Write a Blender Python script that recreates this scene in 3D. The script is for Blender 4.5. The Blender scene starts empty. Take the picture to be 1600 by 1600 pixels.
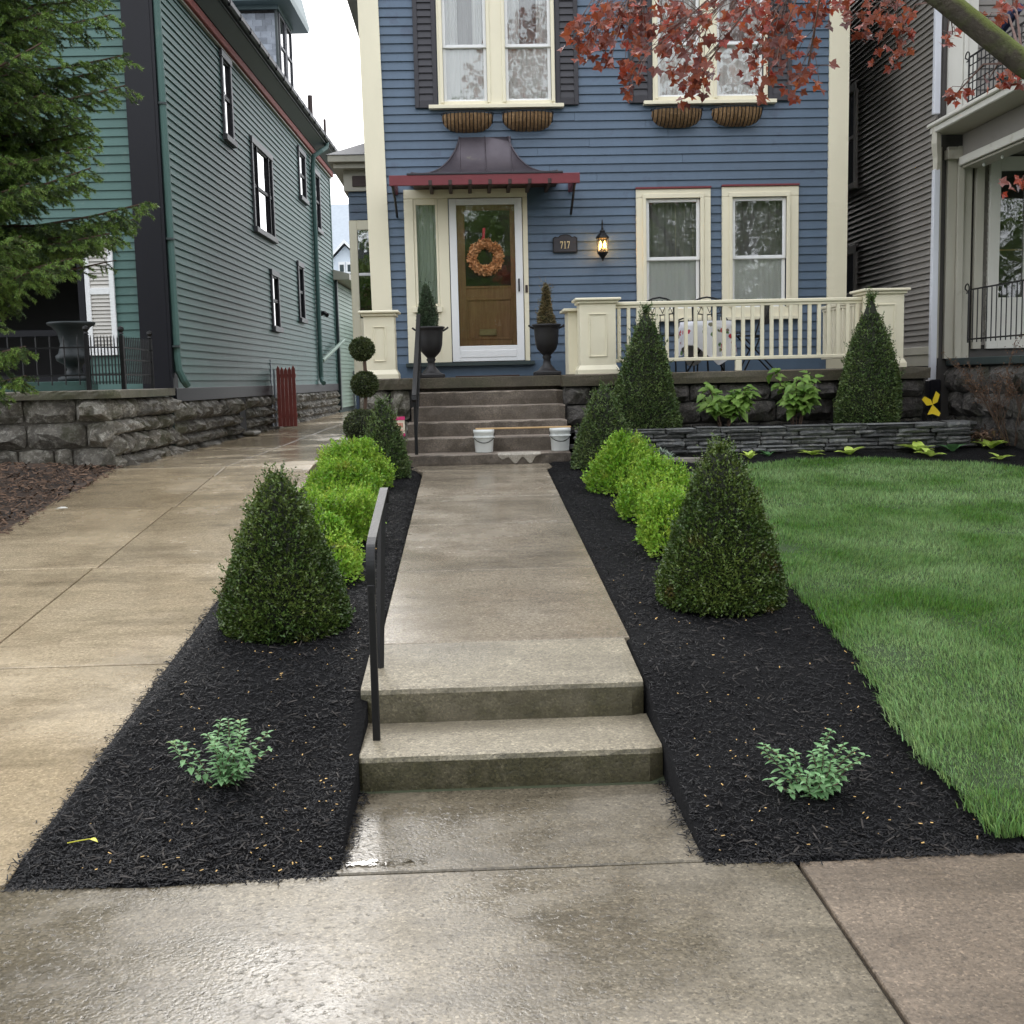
import bpy, math, random
import numpy as np
from mathutils import Vector, Matrix
R_ = random.Random(7)
rng = np.random.default_rng(11)
S = bpy.context.scene
C = S.collection
# ---------------------------------------------------------------- camera
CAMZ = 1.62
def setup_camera():
    f, hor, vp, roll = 1787.0, 592.0, 735.0, math.radians(1.3)
    th = math.atan((800-hor)/f); yaw = math.atan((800-vp)/f*math.cos(th))
    fwd = Vector((math.sin(yaw)*math.cos(th), math.cos(yaw)*math.cos(th), -math.sin(th)))
    right = Vector((math.cos(yaw), -math.sin(yaw), 0)); up = right.cross(fwd)
    r2 = right*math.cos(roll)-up*math.sin(roll); u2 = right*math.sin(roll)+up*math.cos(roll)
    cd = bpy.data.cameras.new('camera'); co = bpy.data.objects.new('camera', cd); C.objects.link(co)
    m = Matrix((r2, u2, -fwd)).transposed().to_4x4(); m.translation = (0, 0, CAMZ)
    co.matrix_world = m
    cd.sensor_width = 36; cd.lens = 36*f/1600; cd.clip_start = .05; cd.clip_end = 900
    S.camera = co
setup_camera()
# ---------------------------------------------------------------- sky and light (overcast)
W = bpy.data.worlds.new('World'); S.world = W; W.use_nodes = True
nt = W.node_tree; nt.nodes.clear()
SUN_EL, SUN_AZ = math.radians(35), math.radians(-8)     # azimuth clockwise from +Y: ahead, over the gap left of the blue house, behind cloud
sky = nt.nodes.new('ShaderNodeTexSky'); sky.sky_type = 'NISHITA'; sky.sun_disc = False
sky.sun_elevation = SUN_EL; sky.sun_rotation = SUN_AZ; sky.dust_density = 4; sky.air_density = 1.2
mul = nt.nodes.new('ShaderNodeMixRGB'); mul.blend_type = 'MIX'; mul.inputs[0].default_value = .86
mul.inputs[2].default_value = (14.2, 14.6, 15.4, 1)         # the even white cloud deck, in the sky texture's own unit
bg = nt.nodes.new('ShaderNodeBackground'); bg.inputs[1].default_value = .085
out = nt.nodes.new('ShaderNodeOutputWorld')
nt.links.new(sky.outputs[0], mul.inputs[1]); nt.links.new(mul.outputs[0], bg.inputs[0]); nt.links.new(bg.outputs[0], out.inputs[0])
ld = bpy.data.lights.new('sun', 'SUN'); ld.energy = 1.1; ld.angle = math.radians(28); ld.color = (1, .98, .95)
lo = bpy.data.objects.new('sun', ld); C.objects.link(lo)
sd = Vector((math.sin(SUN_AZ)*math.cos(SUN_EL), math.cos(SUN_AZ)*math.cos(SUN_EL), math.sin(SUN_EL)))
lo.rotation_euler = sd.to_track_quat('Z', 'Y').to_euler(); lo.location = (0, -10, 30)
S.view_settings.view_transform = 'Standard'; S.view_settings.look = 'None'
S.view_settings.exposure = 1.10; S.view_settings.gamma = 1; S.view_settings.use_curve_mapping = False
S.cycles.max_bounces = 8; S.cycles.transparent_max_bounces = 12
S.cycles.use_denoising = True

# ---------------------------------------------------------------- materials
def _new(name):
    m = bpy.data.materials.new(name); m.use_nodes = True
    n = m.node_tree.nodes; l = m.node_tree.links
    b = n['Principled BSDF']
    return m, n, l, b
def N(n, t, **k):
    x = n.new(t)
    for a, v in k.items():
        if a.startswith('i_'):
            x.inputs[int(a[2:])].default_value = v
        else: setattr(x, a, v)
    return x
def noise(n, l, vec, scale, detail=4, rough=.55):
    t = n.new('ShaderNodeTexNoise'); t.inputs['Scale'].default_value = scale; t.inputs['Detail'].default_value = detail
    t.inputs['Roughness'].default_value = rough; l.new(vec, t.inputs['Vector']); return t.outputs['Fac']
def ramp(n, l, fac, stops):
    r = n.new('ShaderNodeValToRGB'); e = r.color_ramp.elements
    while len(e) < len(stops): e.new(.5)
    for el, (p, c) in zip(e, stops):
        el.position = p; el.color = (c, c, c, 1) if not hasattr(c, '__len__') else (*c, 1)
    l.new(fac, r.inputs[0]); return r.outputs[0]
def mix(n, l, fac, a, b, mode='MIX'):
    x = n.new('ShaderNodeMixRGB'); x.blend_type = mode
    for i, v in zip((0, 1, 2), (fac, a, b)):
        if hasattr(v, 'is_output'): l.new(v, x.inputs[i])
        elif i == 0: x.inputs[0].default_value = v
        else: x.inputs[i].default_value = (*v, 1)
    return x.outputs[0]
def maprange(n, l, v, a, b, c, d):
    x = n.new('ShaderNodeMapRange'); l.new(v, x.inputs[0])
    for i, q in enumerate((a, b, c, d)): x.inputs[i+1].default_value = q
    return x.outputs[0]
def pos(n): return n.new('ShaderNodeNewGeometry').outputs['Position']
def bump(n, l, b, h, strength, dist=.01):
    x = n.new('ShaderNodeBump'); x.inputs['Strength'].default_value = strength; x.inputs['Distance'].default_value = dist
    l.new(h, x.inputs['Height']); l.new(x.outputs[0], b.inputs['Normal'])
def rnd_obj(n): return n.new('ShaderNodeObjectInfo').outputs['Random']
def rnd_isl(n): return n.new('ShaderNodeNewGeometry').outputs['Random Per Island']
def hsv(n, l, col, rnd, dv=.15, dh=.0):
    h = n.new('ShaderNodeHueSaturation')
    if hasattr(col, 'is_output'): l.new(col, h.inputs['Color'])
    else: h.inputs['Color'].default_value = (*col, 1)
    l.new(maprange(n, l, rnd, 0, 1, 1-dv, 1+dv), h.inputs['Value'])
    if dh:
        m = n.new('ShaderNodeMath'); m.operation = 'FRACT'; mm = n.new('ShaderNodeMath'); mm.operation = 'MULTIPLY'; mm.inputs[1].default_value = 7.31
        l.new(rnd, mm.inputs[0]); l.new(mm.outputs[0], m.inputs[0])
        l.new(maprange(n, l, m.outputs[0], 0, 1, .5-dh, .5+dh), h.inputs['Hue'])
    return h.outputs[0]
def paint(name, c, rough=.55, vary=.1, scale=6, bumps=.05, rand=.05, streak=True, worn=None, wornamt=.55, spec=.5, metal=0, bscale=90):
    m, n, l, b = _new(name); p = pos(n)
    v = p
    if streak:
        mp = n.new('ShaderNodeMapping'); mp.inputs['Scale'].default_value = (1, 1, .35); l.new(p, mp.inputs[0]); v = mp.outputs[0]
    f = noise(n, l, v, scale, 5, .65)
    col = mix(n, l, f, [x*(1-vary*1.6) for x in c], [min(1, x*(1+vary)) for x in c])
    if worn:
        g = noise(n, l, p, 3.1, 8, .7)
        col = mix(n, l, ramp(n, l, g, [(wornamt, 0.), (wornamt+.09, 1.)]), col, worn)
    if rand: col = hsv(n, l, col, rnd_obj(n), rand)
    l.new(col, b.inputs['Base Color']); b.inputs['Roughness'].default_value = rough
    b.inputs['Specular IOR Level'].default_value = spec; b.inputs['Metallic'].default_value = metal
    if bumps: bump(n, l, b, noise(n, l, p, bscale, 3), bumps, .01)
    return m
def leafmat(name, c1, c2, rough=.45, dh=.015, dv=.3, patch=3.0, trans=.25, c3=None, c3at=.62, spec=.4):
    m, n, l, b = _new(name); p = pos(n)
    f = noise(n, l, p, patch, 3)
    col = mix(n, l, ramp(n, l, f, [(.35, 0.), (.65, 1.)]), c1, c2)
    if c3: col = mix(n, l, ramp(n, l, noise(n, l, p, 4.3, 2), [(c3at, 0.), (c3at+.07, .8)]), col, c3)
    col = hsv(n, l, col, rnd_isl(n), dv, dh)
    l.new(col, b.inputs['Base Color']); b.inputs['Roughness'].default_value = rough
    b.inputs['Specular IOR Level'].default_value = spec
    if trans:
        t = n.new('ShaderNodeBsdfTranslucent'); l.new(col, t.inputs[0])
        ms = n.new('ShaderNodeMixShader'); ms.inputs[0].default_value = trans
        l.new(b.outputs[0], ms.inputs[1]); l.new(t.outputs[0], ms.inputs[2])
        l.new(ms.outputs[0], n['Material Output'].inputs[0])
    return m
def concrete(name, c1, c2, c3, wet=(.42, .62), rwet=.16, rdry=.6, grain=.5, pit=.6, stain=.35, moss=None, mossat=.55, streakdir=None, big=.55, dark=.62, bst=.45):
    m, n, l, b = _new(name); p = pos(n)
    big1 = noise(n, l, p, big, 5, .6); mid = noise(n, l, p, 2.6, 6, .65)
    col = mix(n, l, ramp(n, l, big1, [(.36, 0.), (.66, 1.)]), c1, c2)
    col = mix(n, l, ramp(n, l, mid, [(.5, 0.), (.75, stain)]), col, c3)
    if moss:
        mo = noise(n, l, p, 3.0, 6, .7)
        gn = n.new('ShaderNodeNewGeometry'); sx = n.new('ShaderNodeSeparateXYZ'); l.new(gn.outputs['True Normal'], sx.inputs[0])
        face = maprange(n, l, sx.outputs[2], .2, .8, .95, .16)  # tint strongest on vertical faces: moss, plus riser shade put into the colour
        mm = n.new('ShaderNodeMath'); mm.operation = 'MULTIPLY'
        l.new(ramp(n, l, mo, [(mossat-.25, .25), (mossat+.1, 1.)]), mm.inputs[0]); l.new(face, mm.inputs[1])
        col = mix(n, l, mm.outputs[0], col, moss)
    # fine aggregate: light and dark grains
    v = n.new('ShaderNodeTexVoronoi'); v.inputs['Scale'].default_value = 130; l.new(p, v.inputs['Vector'])
    g = n.new('ShaderNodeSeparateColor'); l.new(v.outputs['Color'], g.inputs[0])
    col = mix(n, l, grain, col, mix(n, l, 1, col, ramp(n, l, g.outputs[0], [(0., .45), (.3, .85), (.85, 1.05), (1., 1.7)]), 'MULTIPLY'))
    fine = noise(n, l, p, 55, 6, .7)
    col = mix(n, l, .55, col, mix(n, l, 1, col, ramp(n, l, fine, [(.3, .42), (.7, 1.5)]), 'MULTIPLY'))
    pits = ramp(n, l, noise(n, l, p, 38, 4, .65), [(.3, 0.), (.44, 1.)])
    col = mix(n, l, min(1, pit*.6), col, mix(n, l, 1, col, ramp(n, l, pits, [(0., .35), (1., 1.)]), 'MULTIPLY'))
    # drifts of dark dirt
    mp = n.new('ShaderNodeMapping'); mp.inputs['Scale'].default_value = (.8, 2.2, 1) if streakdir is None else streakdir
    l.new(p, mp.inputs[0]); dr = noise(n, l, mp.outputs[0], 1.5, 9, .72)
    col = mix(n, l, ramp(n, l, dr, [(.46, 0.), (.70, .75)]), col, [x*.42 for x in c1])
    # wet patches: darker and glossy
    w = noise(n, l, p, .9, 7, .6)
    wf = ramp(n, l, w, [(wet[0], 0.), (wet[1], 1.)])
    col = mix(n, l, wf, col, mix(n, l, 1, col, (dark, dark*.98, dark*.94), 'MULTIPLY'))
    col = hsv(n, l, col, rnd_obj(n), .07)
    l.new(col, b.inputs['Base Color'])
    pud = noise(n, l, p, 2.3, 4, .5)
    r1 = maprange(n, l, wf, 0, 1, rdry, rwet)
    l.new(r1, b.inputs['Roughness']); b.inputs['Specular IOR Level'].default_value = .5
    h1 = n.new('ShaderNodeMath'); h1.operation = 'ADD'
    h2 = n.new('ShaderNodeMath'); h2.operation = 'MULTIPLY'; h2.inputs[1].default_value = pit; l.new(pits, h2.inputs[0])
    vb = n.new('ShaderNodeTexVoronoi'); vb.inputs['Scale'].default_value = 85; l.new(p, vb.inputs['Vector'])
    h3 = n.new('ShaderNodeMath'); h3.operation = 'MULTIPLY_ADD'; h3.inputs[1].default_value = -.55; l.new(vb.outputs['Distance'], h3.inputs[0]); l.new(fine, h3.inputs[2])
    l.new(h3.outputs[0], h1.inputs[0]); l.new(h2.outputs[0], h1.inputs[1])
    bump(n, l, b, h1.outputs[0], bst, .005)
    return m
def stone(name, c1, c2, c3, rough=.8, rand=.3, bs=.9, moss=None, lich=None, top=None):
    m, n, l, b = _new(name); p = pos(n)
    f = noise(n, l, p, 7, 8, .7)
    col = mix(n, l, ramp(n, l, f, [(.3, 0.), (.7, 1.)]), c1, c2)
    g = noise(n, l, p, 19, 6, .75)
    col = mix(n, l, ramp(n, l, g, [(.5, 0.), (.68, .9)]), col, c3)
    if lich: col = mix(n, l, ramp(n, l, noise(n, l, p, 11, 8, .8), [(.53, 0.), (.60, .8)]), col, lich)
    if moss: col = mix(n, l, ramp(n, l, noise(n, l, p, 2.2, 6, .7), [(.5, 0.), (.62, .75)]), col, moss)
    if top:     # moss grows on the upper side
        gn = n.new('ShaderNodeNewGeometry'); sx = n.new('ShaderNodeSeparateXYZ'); l.new(gn.outputs['Normal'], sx.inputs[0])
        ad = n.new('ShaderNodeMath'); ad.operation = 'MULTIPLY_ADD'; ad.inputs[1].default_value = .9; l.new(noise(n, l, p, 9, 6, .7), ad.inputs[0]); l.new(sx.outputs[2], ad.inputs[2])
        col = mix(n, l, ramp(n, l, ad.outputs[0], [(.45, 0.), (.95, .9)]), col, top)
    col = hsv(n, l, col, rnd_obj(n), rand)
    l.new(col, b.inputs['Base Color']); b.inputs['Roughness'].default_value = rough
    a = n.new('ShaderNodeMath'); a.operation = 'ADD'
    l.new(noise(n, l, p, 14, 9, .7), a.inputs[0]); l.new(g, a.inputs[1])
    bump(n, l, b, a.outputs[0], bs, .05)
    return m
def glassmat(name, tint=(.97, .98, .975), base=.045, ior=1.5):
    m, n, l, b = _new(name); n.remove(b)
    t = n.new('ShaderNodeBsdfTransparent'); t.inputs[0].default_value = (*tint, 1)
    g = n.new('ShaderNodeBsdfGlossy'); g.inputs['Roughness'].default_value = .018
    p = pos(n); bm = n.new('ShaderNodeBump'); bm.inputs['Strength'].default_value = .03; bm.inputs['Distance'].default_value = .05
    l.new(noise(n, l, p, 3.5, 2), bm.inputs['Height']); l.new(bm.outputs[0], g.inputs['Normal'])
    fr = n.new('ShaderNodeFresnel'); fr.inputs[0].default_value = ior
    ad = n.new('ShaderNodeMath'); ad.operation = 'ADD'; ad.use_clamp = True; ad.inputs[1].default_value = base; l.new(fr.outputs[0], ad.inputs[0])
    ms = n.new('ShaderNodeMixShader'); l.new(ad.outputs[0], ms.inputs[0]); l.new(t.outputs[0], ms.inputs[1]); l.new(g.outputs[0], ms.inputs[2])
    l.new(ms.outputs[0], n['Material Output'].inputs[0]); return m
def emit(name, c, s):
    m, n, l, b = _new(name); b.inputs['Base Color'].default_value = (*c, 1)
    b.inputs['Emission Color'].default_value = (*c, 1); b.inputs['Emission Strength'].default_value = s; return m

M = {}
M['blue'] = paint('blue_siding_paint', (.076, .120, .178), .5, .12, 5, .12, .07, worn=(.062, .092, .142), wornamt=.58)
M['blue_sheath'] = paint('blue_sheathing_paint', (.05, .075, .12), .7, .1)
M['cream'] = paint('cream_paint', (.76, .71, .54), .45, .06, 4, .06, .02, worn=(.66, .60, .43), wornamt=.66)
M['white'] = paint('white_paint', (.78, .79, .79), .4, .05, 4, .03, .02)
M['shutter'] = paint('charcoal_shutter_paint', (.030, .029, .036), .55, .2, 7, .1, .12)
M['green'] = paint('green_siding_paint', (.075, .148, .132), .50, .14, 3, .10, .08, spec=.32, worn=(.105, .17, .15), wornamt=.6)
M['green_sheath'] = paint('green_sheathing', (.03, .055, .05), .7, .1)
M['green_pale'] = paint('pale_green_siding_paint', (.25, .34, .27), .55, .12, 3, .1, .06)
M['black'] = paint('black_trim_paint', (.0065, .0065, .010), .45, .2, 4, .05, .05, spec=.3)
M['iron'] = paint('black_iron', (.0055, .0055, .006), .5, .25, 20, .1, .05, spec=.4, worn=(.05, .03, .02), wornamt=.72)
M['casing'] = paint('slate_grey_casing', (.062, .064, .072), .45, .12)
M['dormer_trim'] = paint('grey_green_dormer_trim', (.14, .20, .20), .45, .12)
M['darktrim'] = paint('dark_green_trim', (.03, .045, .045), .45, .15)
M['grey'] = paint('grey_siding_paint', (.215, .20, .18), .55, .12, 3, .1, .07, worn=(.17, .155, .135), wornamt=.6)
M['grey_sheath'] = paint('grey_sheathing', (.07, .065, .06), .7, .1)
M['offwhite'] = paint('off_white_trim_paint', (.62, .61, .55), .5, .08, 4, .06, .03, worn=(.45, .43, .36), wornamt=.64)
M['beige'] = paint('beige_trim_paint', (.42, .40, .33), .5, .08, 4, .06, .03, worn=(.33, .31, .25), wornamt=.6)
M['ceiling'] = paint('grey_ceiling_paint', (.16, .16, .13), .6, .08)
M['red'] = paint('dark_red_paint', (.17, .028, .036), .45, .15, 5, .05, .03)
M['redgate'] = paint('faded_red_gate', (.29, .07, .055), .7, .25, 8, .15, .1)
M['copper'] = paint('weathered_metal_roof', (.115, .10, .115), .38, .3, 5, .04, .03, worn=(.20, .19, .14), wornamt=.6, metal=.55)
M['brownwood'] = None
M['soffit'] = paint('brown_soffit', (.04, .022, .018), .6, .2)
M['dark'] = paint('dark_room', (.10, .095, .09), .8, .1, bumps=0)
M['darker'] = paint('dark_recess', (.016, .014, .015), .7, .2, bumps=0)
M['curtain'] = paint('white_curtain', (.84, .85, .83), .9, .08, 2, .05, 0)
M['sheer'] = paint('grey_sheer', (.30, .30, .29), .9, .12, 2, .05, 0)
M['curtain_green'] = paint('pale_green_shade', (.55, .63, .54), .9, .1, 2, .05, 0)
M['glass'] = glassmat('window_glass')
M['glass_side'] = glassmat('side_window_glass', (.5, .55, .55), .25, 1.7)
M['slate_tile'] = paint('slate_tile', (.31, .34, .385), .6, .35, 9, .2, .35, streak=False)
M['slate_roof'] = paint('slate_roof', (.10, .105, .12), .6, .3, 9, .2, .2)
M['farwhite'] = paint('pale_far_wall', (.60, .66, .72), .6, .06)
M['farroof'] = paint('pale_far_roof', (.34, .38, .42), .7, .15, 8, .2, .1)
M['stone_g'] = stone('grey_brown_ledge_stone', (.09, .082, .07), (.26, .24, .20), (.46, .43, .37), moss=(.065, .066, .03), lich=(.50, .48, .42))
M['stone_p'] = stone('dark_porch_stone', (.045, .042, .040), (.11, .10, .09), (.20, .185, .16), moss=(.035, .037, .018), lich=None)
M['stone_s'] = stone('blue_grey_slate_stone', (.055, .057, .058), (.13, .135, .132), (.23, .225, .205), rand=.55, bs=.5)
M['mortar'] = stone('old_mortar', (.10, .09, .075), (.16, .145, .12), (.22, .2, .17), rand=.05)
M['mortar_dark'] = stone('dark_joint_fill', (.02, .02, .018), (.035, .032, .03), (.05, .05, .045), rand=.05)
M['coping'] = concrete('brown_coping_stone', (.12, .095, .07), (.17, .135, .10), (.08, .07, .045), wet=(.6, .8), moss=(.05, .05, .022))
M['ledge'] = concrete('grey_ledge_stone', (.20, .18, .145), (.27, .24, .19), (.10, .10, .07), wet=(.6, .8), moss=(.09, .095, .05))
M['drive'] = concrete('tan_driveway_concrete', (.40, .315, .20), (.52, .43, .30), (.25, .18, .11), bst=.3, dark=.80, wet=(.34, .55), rwet=.10, rdry=.40, grain=.35, pit=.15, stain=.5, big=.45)
M['walk'] = concrete('wet_walk_concrete', (.31, .265, .20), (.41, .355, .275), (.21, .15, .10), wet=(.30, .52), rwet=.11, rdry=.42, dark=.70, grain=.6, pit=.3, bst=.3, stain=.4)
M['side'] = concrete('pitted_sidewalk_concrete', (.180, .152, .106), (.295, .255, .188), (.115, .09, .058), wet=(.36, .56), rwet=.17, rdry=.6, grain=.75, pit=1.3, bst=.20, dark=.58, stain=.7)
M['side2'] = concrete('pinkish_sidewalk_concrete', (.172, .132, .093), (.235, .185, .135), (.125, .088, .06), wet=(.42, .75), rwet=.34, rdry=.6, grain=.75, pit=.7, stain=.3)
M['step'] = concrete('mossy_shaded_step_concrete', (.265, .225, .155), (.37, .325, .235), (.17, .14, .09), wet=(.48, .75), rwet=.3, rdry=.6, grain=.75, pit=.8, stain=.4, moss=(.050, .046, .019), mossat=.42)  # the moss colour also paints in the shade of the risers
M['pstep'] = concrete('brown_porch_step_stone', (.235, .19, .15), (.31, .26, .21), (.12, .095, .07), wet=(.5, .75), rwet=.35, rdry=.65, grain=.6, pit=.6, stain=.5, moss=(.062, .048, .034), mossat=.5)
M['patch'] = concrete('pale_mortar_patch', (.42, .38, .31), (.5, .46, .40), (.25, .22, .18), wet=(.6, .8))
M['joint'] = paint('dirt_in_joint', (.03, .026, .02), .9, .3, 30, .2, streak=False)
M['mulch'] = paint('black_mulch', (.0042, .0041, .0046), .9, .4, 30, .8, 0, streak=False, bscale=40, spec=.15)
M['soil'] = paint('brown_leaf_litter', (.07, .046, .032), .9, .5, 14, .8, 0, streak=False, bscale=30, worn=(.025, .018, .014), wornamt=.5)
M['earth'] = paint('plain_ground', (.05, .06, .03), .9, .3, .4, .2, 0, streak=False)
M['asphalt'] = paint('asphalt', (.05, .05, .05), .7, .2, 2, .2, 0, streak=False)
M['lawn'] = paint('lawn_soil', (.030, .055, .015), .9, .3, 5, .3, 0, streak=False)
def chipmat(name, c, dv=.55, rough=.6, spec=.35):
    m, n, l, b = _new(name)
    l.new(hsv(n, l, c, rnd_isl(n), dv), b.inputs['Base Color']); b.inputs['Roughness'].default_value = rough; b.inputs['Specular IOR Level'].default_value = spec
    return m
M['chip'] = chipmat('black_mulch_chip', (.0058, .0056, .0064), .8, .5, .26)
M['chip_b'] = chipmat('brown_litter_chip', (.125, .078, .052), .75, .8)
M['seed'] = chipmat('tan_fallen_bud', (.52, .33, .12), .4, .7)
M['grass'] = leafmat('grass_blade', (.100, .222, .034), (.25, .38, .15), .40, .025, .6, 1.5, .48, spec=.5)
M['box'] = leafmat('dark_boxwood_leaf', (.050, .090, .018), (.110, .160, .034), .32, .02, .5, 3, .12, c3=(.11, .07, .02), c3at=.66, spec=.5)
M['box_far'] = leafmat('boxwood_leaf', (.066, .112, .030), (.120, .170, .052), .4, .02, .5, 5, .12, c3=(.08, .065, .02), c3at=.68)
M['ball'] = leafmat('topiary_leaf', (.045, .065, .020), (.075, .095, .030), .45, .02, .45, 9, .12)
M['lime'] = leafmat('lime_shrub_leaf', (.17, .33, .026), (.33, .50, .065), .42, .02, .35, 4, .3, c3=(.36, .38, .06), c3at=.62)
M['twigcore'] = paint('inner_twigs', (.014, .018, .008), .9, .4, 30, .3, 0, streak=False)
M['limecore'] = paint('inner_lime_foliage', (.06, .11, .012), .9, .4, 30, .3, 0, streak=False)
M['catmint'] = leafmat('grey_green_leaf', (.13, .29, .115), (.25, .44, .21), .6, .015, .3, 20, .25, c3=(.28, .33, .06), c3at=.66)
M['hyd'] = leafmat('fresh_green_leaf', (.085, .20, .03), (.20, .34, .075), .45, .02, .3, 8, .3)
M['hosta'] = leafmat('chartreuse_leaf', (.42, .62, .07), (.58, .72, .20), .45, .01, .15, 20, .3)
M['hostadark'] = leafmat('dull_green_leaf', (.06, .17, .06), (.10, .22, .08), .45, .01, .15, 20, .3)
M['sage'] = leafmat('silver_green_leaf', (.20, .27, .20), (.32, .38, .30), .6, .01, .2, 20, .2)
M['spruce'] = leafmat('spruce_needle', (.042, .078, .030), (.095, .150, .042), .5, .02, .4, 1.6, .15)
M['spruce_tip'] = leafmat('light_spruce_needle', (.14, .235, .045), (.20, .31, .07), .5, .02, .3, 3, .15)
M['urnspruce'] = leafmat('dwarf_spruce_needle', (.05, .085, .045), (.08, .12, .06), .5, .01, .35, 8, .1)
M['urnspruce_b'] = leafmat('browning_spruce_needle', (.12, .11, .05), (.20, .15, .07), .5, .02, .35, 14, .1)
M['maple'] = leafmat('red_maple_leaf', (.24, .040, .018), (.40, .085, .030), .36, .012, .35, 5, .35, c3=(.20, .085, .085), c3at=.60, spec=.6)
def leafobj(name):
    m, n, l, b = _new(name); r = rnd_obj(n)
    col = ramp(n, l, r, [(0., (.075, .018, .016)), (.4, (.18, .036, .018)), (.75, (.30, .070, .026)), (1., (.24, .09, .075))])
    l.new(col, b.inputs['Base Color']); b.inputs['Roughness'].default_value = .33; b.inputs['Specular IOR Level'].default_value = .6
    t = n.new('ShaderNodeBsdfTranslucent'); l.new(col, t.inputs[0]); ms = n.new('ShaderNodeMixShader'); ms.inputs[0].default_value = .35
    l.new(b.outputs[0], ms.inputs[1]); l.new(t.outputs[0], ms.inputs[2]); l.new(ms.outputs[0], n['Material Output'].inputs[0]); return m
M['mapleleaf'] = leafobj('maple_leaf_single')
M['treeleaf'] = leafmat('street_tree_leaf', (.08, .13, .035), (.15, .22, .06), .45, .02, .35, .5, .5)
M['bark'] = stone('dark_bark', (.03, .025, .02), (.07, .058, .046), (.10, .085, .07), rand=.1)
M['barkmoss'] = stone('mossy_bark', (.045, .036, .028), (.085, .07, .05), (.11, .10, .07), rand=.1, bs=.7, moss=(.09, .11, .03), top=(.15, .19, .03))
M['twig'] = paint('brown_twig', (.10, .062, .042), .8, .3, 20, .2, .2)
M['redtwig'] = paint('grey_red_twig', (.13, .075, .06), .7, .3, 20, .2, .2)
M['urn'] = paint('black_urn', (.014, .013, .014), .5, .25, 10, .1, .03)
M['urn_green'] = paint('verdigris_urn', (.018, .025, .027), .55, .3, 10, .15, .03)
M['coco'] = stone('coconut_liner', (.20, .115, .05), (.31, .19, .09), (.42, .28, .15), rand=.12, bs=.6)
M['wreath'] = chipmat('tan_wood_curl', (.52, .27, .12), .5, .5)
M['ribbon'] = paint('red_ribbon', (.35, .02, .02), .5, .1)
M['brass'] = paint('brass', (.42, .33, .17), .35, .1, metal=.8)
M['gold'] = paint('gold_numeral', (.62, .50, .28), .4, .1, bumps=0)
M['bucket'] = paint('white_plastic', (.66, .68, .66), .35, .08, 9, .03, .05, worn=(.50, .49, .44), wornamt=.6)
M['stick'] = paint('new_wood', (.55, .36, .17), .6, .2, 12)
M['pink'] = paint('magenta_card', (.62, .035, .17), .5, .05, bumps=0)
M['card'] = paint('cream_card', (.74, .66, .52), .5, .05, bumps=0)
M['inkpink'] = paint('pink_print', (.60, .20, .14), .5, .05, bumps=0)
M['yellow'] = paint('yellow_plastic', (.66, .48, .02), .35, .12, 20, .02, 0)
M['steel'] = paint('galvanised_post', (.24, .27, .31), .45, .1, metal=.4)
M['downspout'] = paint('pale_grey_downspout', (.60, .62, .67), .4, .06)
M['leafyellow'] = paint('yellow_leaf', (.55, .52, .05), .5, .1)
M['litter'] = paint('white_litter', (.70, .70, .66), .6, .05)
M['darkwood'] = paint('dark_weathered_wood', (.045, .045, .052), .7, .2)
M['flagstone'] = stone('pale_flagstone', (.15, .14, .12), (.23, .21, .18), (.28, .26, .22), rand=.1, bs=.3)
M['verdibin'] = paint('teal_plastic', (.02, .09, .09), .4, .1)
M['navy'] = paint('navy_canvas', (.02, .03, .09), .7, .1)
M['mat'] = paint('brown_doormat', (.05, .03, .022), .95, .4, 40, .5, 0)
def woodmat(name, c1, c2, scratch=None):
    m, n, l, b = _new(name); p = pos(n)
    mp = n.new('ShaderNodeMapping'); mp.inputs['Scale'].default_value = (14, 14, 1.2); l.new(p, mp.inputs[0])
    f = noise(n, l, mp.outputs[0], 3, 8, .6)
    col = mix(n, l, ramp(n, l, f, [(.3, 0.), (.7, 1.)]), c1, c2)
    if scratch: col = mix(n, l, ramp(n, l, noise(n, l, p, 13, 9, .8), [(.60, 0.), (.66, .5)]), col, scratch)
    l.new(col, b.inputs['Base Color']); b.inputs['Roughness'].default_value = .45; bump(n, l, b, f, .15, .01); return m
M['brownwood'] = woodmat('oak_door', (.33, .17, .062), (.47, .26, .105), (.42, .30, .17))
def clothmat():
    m, n, l, b = _new('floral_tablecloth'); p = pos(n)
    v = n.new('ShaderNodeTexVoronoi'); v.inputs['Scale'].default_value = 10; l.new(p, v.inputs['Vector'])
    d = noise(n, l, p, 34, 3)
    a = n.new('ShaderNodeMath'); a.operation = 'MULTIPLY_ADD'; a.inputs[1].default_value = .35; l.new(d, a.inputs[0]); l.new(v.outputs['Distance'], a.inputs[2])
    k = ramp(n, l, a.outputs[0], [(.40, 1.), (.47, 0.)])
    s = n.new('ShaderNodeSeparateColor'); l.new(v.outputs['Color'], s.inputs[0])
    fl = ramp(n, l, s.outputs[0], [(.0, (.50, .025, .03)), (.45, (.42, .05, .10)), (.6, (.35, .15, .22)), (.85, (.10, .20, .07))])
    l.new(mix(n, l, k, (.74, .75, .80), fl), b.inputs['Base Color']); b.inputs['Roughness'].default_value = .85; return m
M['cloth'] = clothmat()
def louvmat(): return paint('white_louver_paint', (.50, .48, .44), .55, .05)
M['louver'] = louvmat()

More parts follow.
